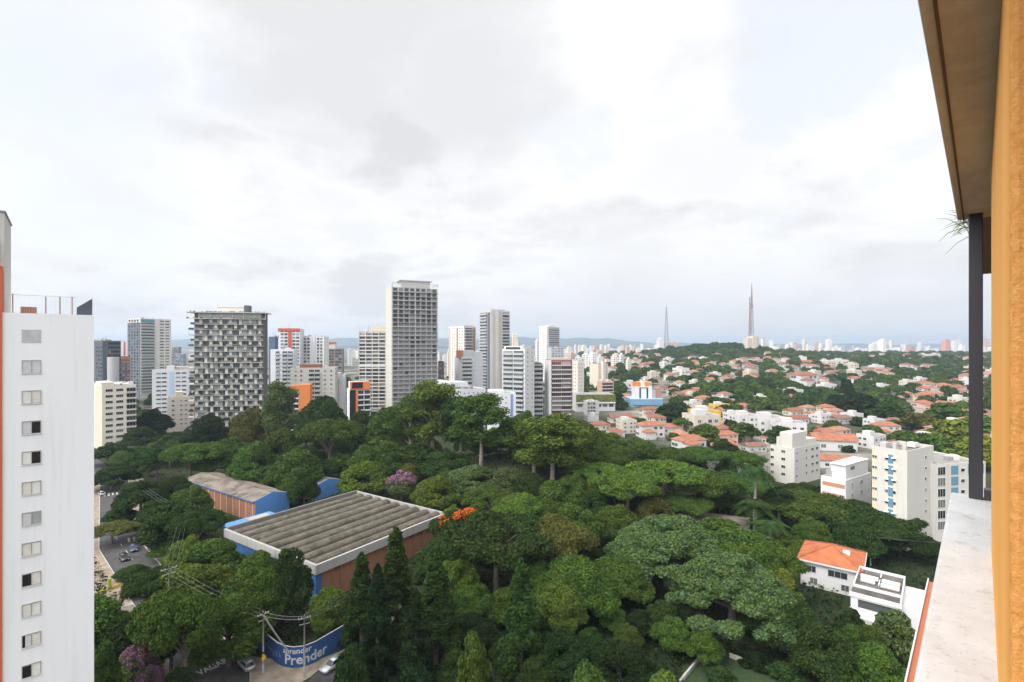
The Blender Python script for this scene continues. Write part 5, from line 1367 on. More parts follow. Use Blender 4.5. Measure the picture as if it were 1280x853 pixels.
mb = MB(); mb.box(-4, -7.2, -1, 4, 7.2, 6.0, WHITE)
for q in ((-4, 7.0, 4, 7.2), (-4, -3.8, -3.8, 6.997), (3.8, -7.2, 4, 6.997), (-3.797, -3.8, 3.797, -3.6), (-.1, -.5, .1, 6.997)): mb.box(q[0], q[1], 6.003, q[2], q[3], 6.6 if q[0] != -.1 else 6.35, WHITE)
mb.box(-4.2, -11, -1, 4.4, -7.203, 3.2, WHITE); mb.build('wall', t)
mb = MB(); mb.box(-3.797, -3.597, 6.004, 3.797, 6.997, 6.06, FRF); mb.box(-4, -7.2, 6.004, 3.797, -3.803, 6.05, plain('dark_terrace', (.10, .09, .085), .9, 0, .4, .5)); mb.build('roof', t)
mb = MB(); mb.box(-4.2, -7.5, 5.5, 4.1, -7.203, 6.3, WHITE); mb.build('front_parapet', t)
mb = MB(); mb.box(-2.8, -7.26, 3.6, 3.2, -7.203, 5.1, GLASSD); mb.build('window', t)
for x, y, l in ((-3.2, 1.6, 3.0), (.4, 1.4, 3.0), (-3.0, -.4, 2.4), (.4, -1.0, 3.0)):
    mb = MB(); mb.tube([(x, y, 6.55), (x + l, y, 6.55)], .48, wall((.66, .65, .62), dirt=.35), 10); mb.build('water_tank', t)
mb = MB(); mb.box(-.9, 2.6, 6.07, .4, 3.6, 6.4, LEAFY); mb.build('roof_plant', t)
mb = MB(); mb.box(4.003, -6, -1, 8.5, 6, 5.0, WHITE); mb.box(4.1, -5.9, 5.003, 8.4, 5.9, 5.1, plain('pale_roof', (.55, .54, .52), .9, 0, .2)); mb.build('side_wing', t)
# hillside: where the ground shows at (px, py)
def on_ground(px, py):
    r_ = (px - 640) / 640; lo = 60.0
    prev = None
    for d in np.geomspace(60, 2200, 600):
        z = tz(r_ * d, d); yy = 432 + (CAMZ - z) / d * 640
        if yy <= py: return Vector((r_ * d, d, z))
    return None
placed = []
def free(p, r_):
    return all((p.x - q.x) ** 2 + (p.y - q.y) ** 2 > (r_ + q_) ** 2 for q, q_ in placed)
heroes = [  # (px, py, kind, roof, wall, scale, angle, label)
    (899, 516, 7, 0, 2, .9, .2, 'bright yellow flat-topped house on the lower hillside'), (880, 532, 6, 0, 3, 1.5, .15, 'long brown-brick walled building below the yellow house'),
    (872, 524, 8, 0, 1, 1.2, .1, 'small cream cubic house left of the brick-walled building'), (876, 540, 6, 0, 1, 1.6, .2, 'long beige terraced house with two flat storeys below the cream cubic house'),
    (930, 540, 9, 0, 0, 1.1, .1, 'large white stepped flats with flat roofs, left of the white villas'), (958, 540, 7, 0, 0, 1.3, .0, 'wide white two-storey flat-roofed villa in the valley'),
    (985, 546, 7, 0, 0, 1.2, -.2, 'white flat-roofed villa directly behind the six-storey block'), (1004, 482, 5, 1, 0, 2.0, .3, 'big red-roofed villa with several wings high on the right hillside'),
    (1106, 545, 5, 0, 1, 1.1, -.2, 'white two-storey house with an orange roof directly behind the tall cream block'), (1180, 545, 0, 3, 1, 1.4, .2, 'orange-roofed house near the black post'),
    (1040, 562, 2, 0, 0, 1.5, -.25, 'long orange-roofed white house row behind the six-storey block'), (1043, 584, 2, 0, 0, 1.0, -.3, 'orange-roofed house between the six-storey and terracotta-banded blocks'),
    (860, 560, 4, 0, 0, 1.3, .4, 'orange-roofed winged house at the edge of the park trees'), (812, 546, 5, 0, 0, 1.2, .2, 'white house with an orange winged roof at the park edge in the valley')]
for px, py, k, rf, wl_, s, a, lb in heroes:
    p = on_ground(px, py)
    if k in (6, 7) and 'yellow' in lb:
        t = house(k, p, a, rf, wl_, s, lb); 
        for ch in t.children:
            if ch.name.startswith('wall'): ch.color = (.62, .40, .06, 1)
    elif 'brick' in lb:
        t = house(k, p, a, rf, wl_, s, lb)
        for ch in t.children:
            if ch.name.startswith('wall'): ch.color = (.24, .13, .10, 1)
    else: house(k, p, a, rf, wl_, s, lb)
    placed.append((p, 9 * s))
for a_ in (A1, A2, A3, A4): placed.append((a_.root.matrix_basis @ Vector((a_.W / 2, a_.L / 2, 0)), 14))
for q, q_ in (((745 - 640) / 640 * 405 * 1.0, 410), ((742 - 640) / 640 * 388, 388), ((808 - 640) / 640 * 438, 438), (75, 119), (76, 104)):
    placed.append((Vector((q, q_, 0)), 17))
rr = random.Random(77)
WOODS = [(945, 489, 62, 9), (905, 440, 50, 6), (1100, 455, 50, 5), (1075, 506, 42, 11), (1020, 506, 24, 8), (700, 470, 30, 22), (774, 480, 12, 18), (848, 512, 14, 8), (1150, 470, 40, 7), (1195, 460, 30, 8), (960, 512, 40, 9)]
def in_wood(px, py): return any(((px - a) / c) ** 2 + ((py - b_) / e) ** 2 < 1 for a, b_, c, e in WOODS)
count = 0; tries = 0
while count < 282 and tries < 16000:
    tries += 1
    px = rr.uniform(706, 1262); py = 445.5 + 122 * rr.random() ** 1.15
    if in_wood(px, py) and rr.random() < .92: continue
    if px < 738 and py > 512: continue
    if px < 770 and py < 522 and py > 492: continue
    if 780 < px < 838 and 490 < py < 519: continue
    if py > 556 and px < 880: continue
    p = on_ground(px, py)
    if p is None or p.y < 205: continue
    if p.y > 1650: continue
    if p.y < 330 and p.x / p.y > .98: continue
    s = rr.uniform(.8, 1.25) * (1.0 if p.y < 700 else 1.2)
    if p.y < 420: s = min(s, 1.0)
    if not free(p, 5.2 * s): continue
    kind = rr.choices(range(10), [14, 10, 12, 8, 12, 10, 8, 6, 5, 1.5])[0]
    rf = rr.choices(range(4), [5, 4, 4, 3])[0]; wl_ = rr.choices(range(5), [10, 5, 1.2, 1.5, 1])[0]
    base = .25 * math.sin(p.x * .006) + .12
    house(kind, p, base + rr.choice((0, 0, 0, math.pi / 2, -math.pi / 2 + .0)) * (1 if rr.random() < .5 else 0) + rr.uniform(-.1, .1), rf, wl_, s, full=p.y < 900)
    placed.append((p, 5.2 * s)); count += 1
# ================================================================== TREES
def leaf_mat():
    m, t, b = new_mat('foliage')
    oc = nd(t, 'ShaderNodeObjectInfo').outputs['Color']; orr = nd(t, 'ShaderNodeObjectInfo').outputs['Random']
    g = nd(t, 'ShaderNodeNewGeometry').outputs['Random Per Island']
    o = nd(t, 'ShaderNodeTexCoord').outputs['Object']
    n1 = noise(t, o, .45, 3)
    v = nd(t, 'ShaderNodeHueSaturation'); v.inputs['Saturation'].default_value = 1.0
    t.links.new(mrange(t, g, 0, 1, .62, 1.38), v.inputs['Value']); t.links.new(oc, v.inputs['Color'])
    yel = mixc(t, 1.0, v.outputs[0], (1.30, 1.16, .78), 'MULTIPLY')
    c = mixc(t, mrange(t, n1, .42, .66), v.outputs[0], yel)
    h = nd(t, 'ShaderNodeHueSaturation'); t.links.new(mrange(t, orr, 0, 1, .485, .515), h.inputs['Hue']); t.links.new(mrange(t, orr, 0, 1, .85, 1.15), h.inputs['Value']); t.links.new(c, h.inputs['Color'])
    t.links.new(h.outputs[0], b.inputs['Base Color']); b.inputs['Roughness'].default_value = .75; b.inputs['Specular IOR Level'].default_value = .06
    tr = nd(t, 'ShaderNodeBsdfTranslucent'); t.links.new(h.outputs[0], tr.inputs[0])
    mx = nd(t, 'ShaderNodeMixShader'); mx.inputs[0].default_value = .16
    t.links.new(b.outputs[0], mx.inputs[1]); t.links.new(tr.outputs[0], mx.inputs[2]); t.links.new(mx.outputs[0], t.nodes['Material Output'].inputs[0])
    return m
LEAF = leaf_mat()
BARK = plain('bark', (.16, .13, .10), .95, 0, .4, 1.5); PBARK = plain('pale_bark', (.36, .31, .25), .9, 0, .35, 1.0)
def leaf_cards(g, clumps, n, size, up=.25, shell=(.72, 1.06), flat=.0, aspect=1.7):
    """clumps: (centre, radii). cards sit in the outer shell of each clump, facing roughly outwards"""
    C = np.array([c for c, r in clumps]); Rr = np.array([r for c, r in clumps])
    area = (Rr[:, 0] * Rr[:, 1] + Rr[:, 0] * Rr[:, 2]) ** .9
    w = g.choice(len(clumps), n, p=area / area.sum())
    d = g.normal(size=(n, 3)); d[:, 2] += up; d /= np.linalg.norm(d, axis=1, keepdims=True)
    rad = g.uniform(shell[0], shell[1], (n, 1)) ** .8
    pos = C[w] + d * Rr[w] * rad
    nrm = d / Rr[w]; nrm /= np.linalg.norm(nrm, axis=1, keepdims=True)
    nrm = nrm + g.normal(size=(n, 3)) * .8; nrm[:, 2] += flat; nrm /= np.linalg.norm(nrm, axis=1, keepdims=True)
    t = np.cross(nrm, g.normal(size=(n, 3))); t /= np.linalg.norm(t, axis=1, keepdims=True) + 1e-9
    b_ = np.cross(nrm, t)
    s = size * g.uniform(.6, 1.4, (n, 1))
    v = np.stack([pos - t * s * aspect * .5, pos - b_ * s * .5 + nrm * s * .08, pos + t * s * aspect * .5, pos + b_ * s * .5 + nrm * s * .08], 1).reshape(-1, 3)
    return v
def crown_mesh(name, parts):
    v = np.concatenate(parts); f = np.arange(len(v)).reshape(-1, 4)
    me = np_mesh(name, v, f, LEAF, False); return me
def limbs(clumps, h0, rad, mat, g, nl=6, lean=0.0, split=.45):
    mb = MB(); ztop = max(c[2] for c, r in clumps)
    zb = h0
    mb.tube([(0, 0, -1.0), (lean * .3, 0, zb * .5), (lean, 0, zb)], [rad * 1.25, rad, rad * .85], mat, 7)
    idx = g.choice(len(clumps), min(nl, len(clumps)), replace=False)
    for i in idx:
        c = np.array(clumps[i][0]); mid = np.array([lean + (c[0] - lean) * .45, c[1] * .45, zb + (c[2] - zb) * .62])
        mb.tube([(lean, 0, zb - .1), tuple(mid), tuple(c)], [rad * .62, rad * .4, rad * .12], mat, 5, False)
    return mb.mesh('trunk')
def dome(g, R_, zb, zt, n, rr_, flat=.75):
    out_ = []
    k = 0
    while len(out_) < n and k < 4000:
        k += 1
        a = g.uniform(0, 6.283); q = math.sqrt(g.uniform(0, 1)); z = zb + (zt - zb) * (max(0, 1 - q ** 2.2)) * g.uniform(.72, 1.0) - .2
        r_ = g.uniform(*rr_); p = np.array([q * (R_ - r_ * .7) * math.cos(a), q * (R_ - r_ * .7) * math.sin(a), max(zb, z - r_ * .5)])
        if all(np.linalg.norm((p - o[0]) / np.array([1, 1, .8])) > .55 * r_ for o in out_): out_.append((p, np.array([r_, r_, r_ * flat])))
    return out_
PT = {}; CLUMPS = {}
def proto(kind, seed):
    key = (kind, seed)
    if key in PT: return PT[key]
    g = np.random.default_rng(hash((len(kind), sum(map(ord, kind)), seed)) % 99991)
    if kind == 'round':
        cl = dome(g, 5.6, 4.6, 11.2, 30, (.9, 2.5)); H, W = 12, 11.4
        cr = crown_mesh('crown', [leaf_cards(g, cl, 24000, .26, .35, (.6, 1.1))]); tr = limbs(cl, 4.2, .32, BARK, g)
    elif kind == 'broad':
        cl = dome(g, 8.2, 6, 14.0, 66, (1.0, 3.0), .7); H, W = 15, 16.6
        cr = crown_mesh('crown', [leaf_cards(g, cl, 60000, .27, .35, (.6, 1.1))]); tr = limbs(cl, 5.5, .5, BARK, g, 9)
    elif kind == 'huge':
        cl = dome(g, 13.5, 8, 21.0, 110, (1.2, 3.4), .68); H, W = 22, 27
        cr = crown_mesh('crown', [leaf_cards(g, cl, 105000, .34, .35, (.6, 1.08))]); tr = limbs(cl, 7, .8, BARK, g, 12)
    elif kind == 'umbrella':
        cl = []
        for k in range(44):
            a = g.uniform(0, 6.283); q = math.sqrt(g.uniform(.02, 1)) * 7.2; z = 10.6 - (q / 7.6) ** 2 * 2.6 + g.uniform(-.9, .5); r_ = g.uniform(1.3, 2.5)
            cl.append((np.array([q * math.cos(a), q * math.sin(a), z]), np.array([r_, r_, r_ * .48])))
        H, W = 11.4, 17
        cr = crown_mesh('crown', [leaf_cards(g, cl, 38000, .26, .5, (.4, 1.1), .3)]); tr = limbs(cl, 4.8, .38, BARK, g, 10)
    elif kind == 'tall':
        cl = []
        for k in range(52):
            f = g.uniform(0, 1); z = 8.5 + 14.2 * f ** .9; rr_ = (1.0 + 4.4 * math.sin(math.pi * min(1, .18 + .75 * f)) ) * math.sqrt(g.uniform(.05, 1)) * .95; a = g.uniform(0, 6.283); r_ = g.uniform(1.3, 2.4)
            cl.append((np.array([rr_ * math.cos(a), rr_ * math.sin(a), z]), np.array([r_, r_, r_ * .9])))
        H, W = 25, 12
        cr = crown_mesh('crown', [leaf_cards(g, cl, 19000, .31, .15, (.35, 1.1))])
        mb = MB(); mb.tube([(0, 0, -1), (.15, 0, 8), (.3, .2, 15), (.2, .1, 22)], [.42, .34, .24, .06], PBARK, 7)
        for i in g.choice(len(cl), 13, replace=False):
            c = cl[i][0]; zb = max(6.5, c[2] - g.uniform(3, 6)); mb.tube([(.2, .1, zb), (c[0] * .5, c[1] * .5, zb + (c[2] - zb) * .6), tuple(c)], [.16, .11, .04], PBARK, 5, False)
        tr = mb.mesh('trunk')
    elif kind == 'cypress':
        cl = []
        for k in range(150):
            f = g.uniform(0, 1) ** .8; z = .8 + 18.6 * f; R_ = 2.35 * (1 - f ** 1.6) * .86 + .15; a = g.uniform(0, 6.283); q = R_ * g.uniform(.55, 1.0); r_ = g.uniform(.35, .75) * (1.15 - .5 * f)
            cl.append((np.array([q * math.cos(a), q * math.sin(a), z]), np.array([r_, r_, r_ * 1.7])))
        cl.append((np.array([0, 0, 19.6]), np.array([.25, .25, .9])))
        H, W = 20.5, 5.2
        cr = crown_mesh('crown', [leaf_cards(g, cl, 22000, .24, .3, (.5, 1.15), 0, 2.2)])
        mb = MB(); mb.tube([(0, 0, -1), (0, 0, 10), (0, 0, 19.5)], [.3, .2, .04], BARK, 7); tr = mb.mesh('trunk')
    elif kind == 'bush':
        cl = dome(g, 2.6, .5, 4.2, 16, (.7, 1.2), .85); H, W = 4.6, 5.2
        cr = crown_mesh('crown', [leaf_cards(g, cl, 8000, .22, .3)]); tr = limbs(cl, .8, .12, BARK, g)
    elif kind == 'pyramid':
        cl = []
        for k in range(46):
            f = g.uniform(0, 1); z = 2.0 + 8.5 * f; R_ = 4.1 * (1 - f) ** .75 + .3; a = g.uniform(0, 6.283); q = R_ * g.uniform(.4, .95); r_ = g.uniform(.7, 1.35)
            cl.append((np.array([q * math.cos(a), q * math.sin(a), z]), np.array([r_, r_, r_ * .85])))
        H, W = 11.2, 9
        cr = crown_mesh('crown', [leaf_cards(g, cl, 20000, .26, .3)]); tr = limbs(cl, 3, .28, BARK, g)
    elif kind == 'palm':
        H, W = 13, 7; parts = []
        mb = MB(); mb.tube([(0, 0, -1), (.1, 0, 4), (.0, .1, 8), (.05, 0, 10.6)], [.32, .24, .2, .18], PBARK, 8); tr = mb.mesh('trunk')
        vs = []
        for k in range(34):
            a = 6.283 * k / 17 + g.uniform(-.2, .2); e0 = g.uniform(-.3, 1.35); L_ = g.uniform(3.2, 4.4); P0 = np.array([.05, 0, 10.7])
            for s_ in range(12):
                f = (s_ + .5) / 12; e = e0 - 1.7 * f * f * 1.1; 
                r_ = L_ * f * math.cos(e0) * .95 + .1; z = L_ * (f * math.sin(e0) - .95 * f * f)
                c = P0 + np.array([r_ * math.cos(a), r_ * math.sin(a), z]); side = np.array([-math.sin(a), math.cos(a), 0]); fw = np.array([math.cos(a), math.sin(a), -.5])
                for sg in (-1, 1):
                    ln = .95 * math.sin(math.pi * min(.95, f * .85 + .12)); tip = c + side * sg * ln + fw * .30 + np.array([0, 0, -.42 * ln]); w_ = fw * .17
                    vs += [c - w_, tip - w_ * .2, tip + w_ * .2, c + w_]
        cr = crown_mesh('crown', [np.array(vs)])
    elif kind == 'far':
        cl = dome(g, 5.6, 3.0, 10.0, 16, (1.7, 2.9), .75); H, W = 11, 11.4
        cr = crown_mesh('crown', [leaf_cards(g, cl, 2600, .85, .35)]); tr = limbs(cl, 3.5, .35, BARK, g, 4)
    elif kind == 'farflat':
        cl = []
        for k in range(18):
            a = g.uniform(0, 6.283); q = math.sqrt(g.uniform(.02, 1)) * 7; z = 8.2 - (q / 7.6) ** 2 * 2 + g.uniform(-.7, .4); r_ = g.uniform(1.8, 3)
            cl.append((np.array([q * math.cos(a), q * math.sin(a), z]), np.array([r_, r_, r_ * .42])))
        H, W = 9.5, 17
        cr = crown_mesh('crown', [leaf_cards(g, cl, 3000, .85, .5, (.4, 1.06), .4)]); tr = limbs(cl, 4, .4, BARK, g, 6)
    PT[key] = (cr, tr, H, W); CLUMPS[key] = cl if kind != 'palm' else []; return PT[key]
KINDNAME = {'round': ('leafy_tree', 'rounded leafy'), 'broad': ('leafy_tree', 'big broad-crowned'), 'huge': ('leafy_tree', 'huge'), 'umbrella': ('umbrella_tree', 'flat-layered spreading'), 'tall': ('eucalyptus_tree', 'tall airy pale-trunked'),
            'cypress': ('cypress_tree', 'narrow pointed conifer'), 'bush': ('bush', 'low bushy'), 'pyramid': ('leafy_tree', 'upright dense'), 'palm': ('palm_tree', 'palm'), 'far': ('leafy_tree', 'round'), 'farflat': ('umbrella_tree', 'flat-topped')}
LC = {'light': ((.076, .126, .023), 'light green'), 'mid': ((.052, .092, .019), 'mid-green'), 'dark': ((.028, .055, .015), 'dark green'), 'deep': ((.015, .031, .010), 'very dark green'), 'yellow': ((.125, .160, .026), 'yellow-green'),  # deep also serves as painted-in shade on the lower-edge crowns
      'blue': ((.072, .125, .048), 'blue-green'), 'olive': ((.080, .088, .024), 'olive-brown'), 'purple': ((.26, .125, .25), 'purple-flowering'), 'orange': ((.58, .085, .02), 'orange-red flowering'), 'grey': ((.070, .098, .036), 'grey-green')}
TREES = []
def tree(kind, p, h, w, colr, seed=None, label=None, rz=None, group=None, bloom=None):
    seed = 0 if kind == 'huge' and not TREES else 1 if kind == 'huge' else rng.randrange(2 if kind in ('broad', 'tall', 'cypress', 'umbrella') else 3) if seed is None else seed
    cr, tr, H, W = proto(kind, seed)
    nm = KINDNAME[kind][0]
    t = link(nm, None, None, p, rng.uniform(0, 6.283) if rz is None else rz); t['category'] = 'bush' if kind == 'bush' else 'palm' if kind == 'palm' else 'tree'
    if group: t['group'] = group
    t.scale = (w / W, w / W, h / H)
    c = link('crown', cr, t); c.color = (*LC[colr][0], 1); link('trunk', tr, t)
    if bloom:
        g = np.random.default_rng(7); cl = CLUMPS[(kind, seed)]; top_ = sorted(cl, key=lambda c_: -c_[0][2])[:len(cl) * 2 // 3]
        pick_ = [top_[i] for i in g.choice(len(top_), max(4, int(len(top_) * (.9 if bloom == 'purple' else .5))), replace=False)]
        b_ = link('blossom', crown_mesh('blossom', [leaf_cards(g, [(c_ + np.array([0, 0, .15]), r_ * .97) for c_, r_ in pick_], 7500 if bloom == 'purple' else 3600, .24, .7, (.8, 1.22))]), t); b_.color = (*LC[bloom][0], 1)
    t['label'] = label or ''
    TREES.append((t, kind, colr, h, w, label is not None))
    return t
GP = 'trees of the park'
taken = []           # (x, y, radius)
def ptree(px, ytop, wpx, d, kind, colr, label=None, seed=None, zt=None):
    """a park tree whose crown top the photograph shows at (px, ytop), wpx wide, standing d metres away"""
    x = (px - 640) / 640 * d; z = tz(x, d); h = CAMZ - (ytop - 432) / 640 * d - z; w = wpx / 640 * d
    if h < 2: h = 2
    taken.append((x, d, w / 2, z + h))
    bloom = colr if colr in ('purple', 'orange') else None
    return tree(kind, Vector((x, d, z)), h, w, {'purple': 'grey', 'orange': 'dark'}.get(colr, colr), seed, label, group=GP, bloom=bloom)
PTREES = [
    # back edge against the towers
    (139, 551, 52, 236, 'round', 'dark'), (192, 507, 46, 300, 'round', 'deep'), (176, 531, 44, 268, 'round', 'dark'), (262, 513, 52, 262, 'round', 'deep'), (222, 536, 56, 252, 'round', 'dark'),
    (312, 500, 54, 248, 'round', 'olive'), (352, 474, 50, 246, 'tall', 'grey'), (404, 485, 74, 236, 'broad', 'dark'), (452, 506, 58, 238, 'round', 'dark'), (412, 524, 78, 208, 'umbrella', 'mid'),
    (352, 528, 56, 210, 'round', 'mid'), (286, 538, 62, 214, 'round', 'mid'), (238, 555, 76, 200, 'umbrella', 'mid'), (196, 560, 60, 206, 'umbrella', 'dark'), (140, 580, 58, 196, 'round', 'dark'),
    (318, 545, 60, 190, 'round', 'mid'), (372, 552, 64, 184, 'round', 'mid'),
    (486, 500, 60, 228, 'round', 'mid'), (541, 472, 78, 214, 'tall', 'light'), (513, 492, 60, 222, 'tall', 'mid'), (576, 492, 62, 205, 'tall', 'dark'), (601, 488, 76, 187, 'tall', 'mid'),
    (640, 518, 62, 200, 'round', 'mid'), (690, 514, 96, 166, 'tall', 'light'), (668, 524, 80, 176, 'tall', 'mid'), (724, 520, 82, 184, 'broad', 'mid'), (655, 505, 46, 215, 'round', 'mid'), (757, 536, 64, 200, 'round', 'mid'),
    (798, 546, 66, 205, 'round', 'mid'), (838, 556, 60, 205, 'round', 'dark'), (880, 560, 66, 200, 'umbrella', 'mid'), (930, 566, 64, 205, 'umbrella', 'mid'), (905, 545, 44, 232, 'round', 'dark'),
    # middle of the park
    (470, 545, 70, 196, 'round', 'mid'), (520, 545, 76, 186, 'round', 'dark'), (455, 572, 66, 172, 'round', 'light'), (502, 583, 46, 165, 'round', 'purple', 'purple-flowering tree at the far corner of the ribbed warehouse'),
    (560, 560, 72, 178, 'round', 'dark'), (545, 590, 62, 155, 'round', 'light'), (590, 578, 74, 164, 'round', 'blue'), (635, 580, 66, 160, 'round', 'grey'), (610, 612, 70, 146, 'umbrella', 'mid'),
    (650, 609, 84, 136, 'broad', 'light'), (700, 590, 72, 150, 'round', 'mid'), (745, 580, 80, 165, 'umbrella', 'light'), (785, 590, 90, 150, 'umbrella', 'light'), (830, 578, 110, 158, 'umbrella', 'light'), (880, 592, 90, 158, 'umbrella', 'mid'),
    (770, 625, 70, 140, 'round', 'mid'), (720, 625, 76, 130, 'round', 'mid'), (925, 598, 70, 168, 'umbrella', 'mid'), (800, 560, 70, 182, 'round', 'dark'), (700, 555, 70, 178, 'round', 'dark'),
    # near: right half
    (835, 640, 160, 116, 'huge', 'blue', 'huge blue-green clumpy tree, the largest crown in the middle of the park'), (915, 690, 175, 98, 'huge', 'blue', 'huge blue-green clumpy tree nearest the lawn'),
    (905, 660, 150, 118, 'umbrella', 'mid'), (962, 688, 90, 106, 'umbrella', 'mid'), (770, 690, 90, 106, 'broad', 'mid'), (900, 830, 40, 84, 'bush', 'dark'), (985, 828, 50, 84, 'bush', 'dark'), (945, 812, 40, 88, 'bush', 'deep'), (978, 735, 100, 92, 'broad', 'dark'), (1036, 776, 100, 84, 'round', 'dark'), (1095, 800, 80, 80, 'round', 'mid'),
    (620, 648, 150, 112, 'umbrella', 'dark'), (570, 660, 110, 116, 'broad', 'dark'), (690, 652, 110, 116, 'umbrella', 'olive'), (720, 690, 110, 102, 'broad', 'mid'), (574, 640, 70, 124, 'umbrella', 'orange', 'tree in orange-red flower at the right corner of the ribbed warehouse'),
    (700, 722, 70, 96, 'round', 'light'), (1010, 620, 120, 150, 'umbrella', 'mid'), (1085, 640, 130, 142, 'umbrella', 'dark'), (1125, 668, 90, 134, 'umbrella', 'deep'), (1050, 628, 110, 146, 'umbrella', 'dark'),
    (985, 668, 50, 130, 'round', 'light'),
    (1004, 601, 48, 183, 'round', 'dark'), (972, 605, 40, 186, 'round', 'dark'), (1032, 606, 40, 176, 'round', 'deep'), (965, 640, 46, 165, 'round', 'dark'), (900, 618, 60, 160, 'umbrella', 'dark'), (860, 622, 70, 150, 'umbrella', 'mid'), (930, 632, 50, 158, 'round', 'dark'), (944, 572, 54, 150, 'palm', 'dark'), (974, 604, 50, 150, 'palm', 'deep'), (944, 618, 52, 140, 'palm', 'dark'), (962, 644, 54, 134, 'palm', 'dark'),
    # cypresses and lower edge; the shade among them is put into the deep greens
    (452, 690, 52, 91, 'cypress', 'dark'), (495, 658, 60, 93, 'cypress', 'dark'), (545, 682, 66, 87, 'cypress', 'dark'), (651, 698, 62, 84, 'cypress', 'dark'), (472, 704, 48, 86, 'cypress', 'deep'), (519, 735, 50, 80, 'cypress', 'deep'),
    (592, 794, 66, 70, 'pyramid', 'mid'), (412, 728, 62, 97, 'round', 'light'), (440, 790, 50, 78, 'bush', 'dark'), (590, 770, 80, 92, 'round', 'deep'), (700, 785, 90, 84, 'round', 'deep'), (775, 800, 90, 82, 'round', 'deep'),
    (520, 815, 60, 76, 'bush', 'deep'), (735, 812, 60, 74, 'bush', 'mid'), (826, 832, 60, 76, 'bush', 'light'), (760, 835, 50, 72, 'bush', 'mid'),
    # left: between the tower and the warehouses
    (358, 676, 70, 100, 'round', 'dark'), (322, 684, 60, 112, 'round', 'mid'), (318, 700, 96, 96, 'broad', 'mid'), (262, 668, 84, 116, 'round', 'mid'), (236, 700, 96, 104, 'round', 'light'), (286, 735, 104, 88, 'round', 'mid'), (214, 742, 90, 84, 'umbrella', 'mid'), (232, 752, 98, 80, 'umbrella', 'mid'),
    (218, 620, 84, 136, 'round', 'dark'), (176, 596, 60, 164, 'round', 'dark'), (238, 600, 54, 158, 'round', 'mid'), (246, 640, 64, 130, 'umbrella', 'dark'), (207, 640, 60, 146, 'round', 'dark'), (216, 668, 58, 134, 'round', 'mid'), (200, 708, 56, 118, 'round', 'mid'), (184, 722, 52, 114, 'round', 'dark'), (166, 706, 42, 120, 'round', 'dark'), (150, 634, 40, 160, 'round', 'dark'), (186, 640, 44, 150, 'round', 'dark'), (198, 622, 46, 160, 'round', 'dark'), (434, 786, 34, 95, 'round', 'deep'), (140, 655, 56, 142, 'umbrella', 'olive'),
    (380, 582, 40, 165, 'round', 'dark'), (350, 572, 46, 184, 'round', 'mid'), (425, 562, 48, 202, 'round', 'mid'), (262, 575, 60, 205, 'umbrella', 'mid'), (310, 570, 50, 205, 'round', 'dark'),
    (130, 800, 56, 72, 'pyramid', 'mid'), (222, 826, 44, 74, 'round', 'dark'), (172, 760, 90, 84, 'round', 'deep'), (190, 715, 70, 104, 'umbrella', 'dark'), (232, 842, 40, 68, 'bush', 'mid'), (1122, 752, 62, 91, 'bush', 'grey'), (1085, 778, 44, 90, 'round', 'mid'), (1066, 755, 40, 94, 'bush', 'dark'), (128, 745, 40, 100, 'bush', 'dark'),
    (174, 790, 50, 80, 'round', 'purple', 'purple-flowering tree among dark trees, upper of the two at bottom left'), (186, 820, 40, 75, 'round', 'purple', 'small bright purple-flowering tree at the bottom left corner'),
    (270, 700, 50, 108, 'round', 'yellow'), (330, 655, 30, 130, 'bush', 'mid'),
]
for e in PTREES: ptree(*e[:6], label=e[6] if len(e) > 6 else None)
# ---- the rest of the wood is filled in between, keeping clear of buildings, streets and of sight lines to them
def inpoly(x, y, P):
    c = False; j = len(P) - 1
    for i in range(len(P)):
        if (P[i][1] > y) != (P[j][1] > y) and x < (P[j][0] - P[i][0]) * (y - P[i][1]) / (P[j][1] - P[i][1]) + P[i][0]: c = not c
        j = i
    return c
VIEW = [([(281, 664), (455, 610), (556, 640), (512, 668), (392, 745), (378, 712)], 150), ([(222, 585), (310, 585), (364, 610), (362, 640), (320, 648), (268, 625)], 165), ([(398, 585), (430, 588), (430, 618), (398, 620)], 178),
        ([(122, 596), (158, 596), (194, 672), (178, 704), (122, 748)], 215), ([(250, 853), (292, 806), (318, 765), (340, 765), (440, 800), (438, 853)], 96),
        ([(1005, 670), (1085, 680), (1160, 705), (1160, 790), (1062, 765), (1005, 712)], 128), ([(962, 530), (1215, 545), (1215, 610), (1160, 720), (1100, 640), (1060, 620), (962, 602)], 205), ([(866, 640), (942, 650), (938, 670), (866, 660)], 155), ([(842, 822), (1010, 826), (1010, 853), (842, 853)], 96),
        ([(1078, 668), (1100, 668), (1100, 706), (1078, 706)], 126), ([(256, 822), (300, 815), (300, 846), (256, 846)], 90), ([(288, 636), (345, 640), (340, 662), (292, 668)], 150)]
SKX = [100, 150, 200, 250, 300, 345, 380, 420, 470, 510, 560, 600, 640, 690, 740, 790, 840, 900, 950, 1000, 1060, 1130, 1250]
SKY = [552, 560, 545, 538, 535, 530, 500, 500, 508, 490, 492, 500, 512, 518, 535, 550, 560, 565, 580, 615, 630, 655, 700]
FOOT = []    # building footprints to keep trunks out of: (centre, half extents, angle)
def foot(p, ang, x0, x1, y0, y1): FOOT.append((p, ang, x0, x1, y0, y1))
foot(F1, VA, -2, W1 + 2, -2, L1 + 2); foot(Vector((-79.5, 158.5, 0)), ga, -2, 13.5, -2, 50); foot(Vector((-68, 176.5, 0)), ga, -2, 13, -2, 18); foot(Vector((-80.5, 142.5, 0)), VA, -1, 7, -1, 15); foot(hp_, ha, -8, 8, -6, 6); foot(fp_, fa_, -6, 10, -13, 9)
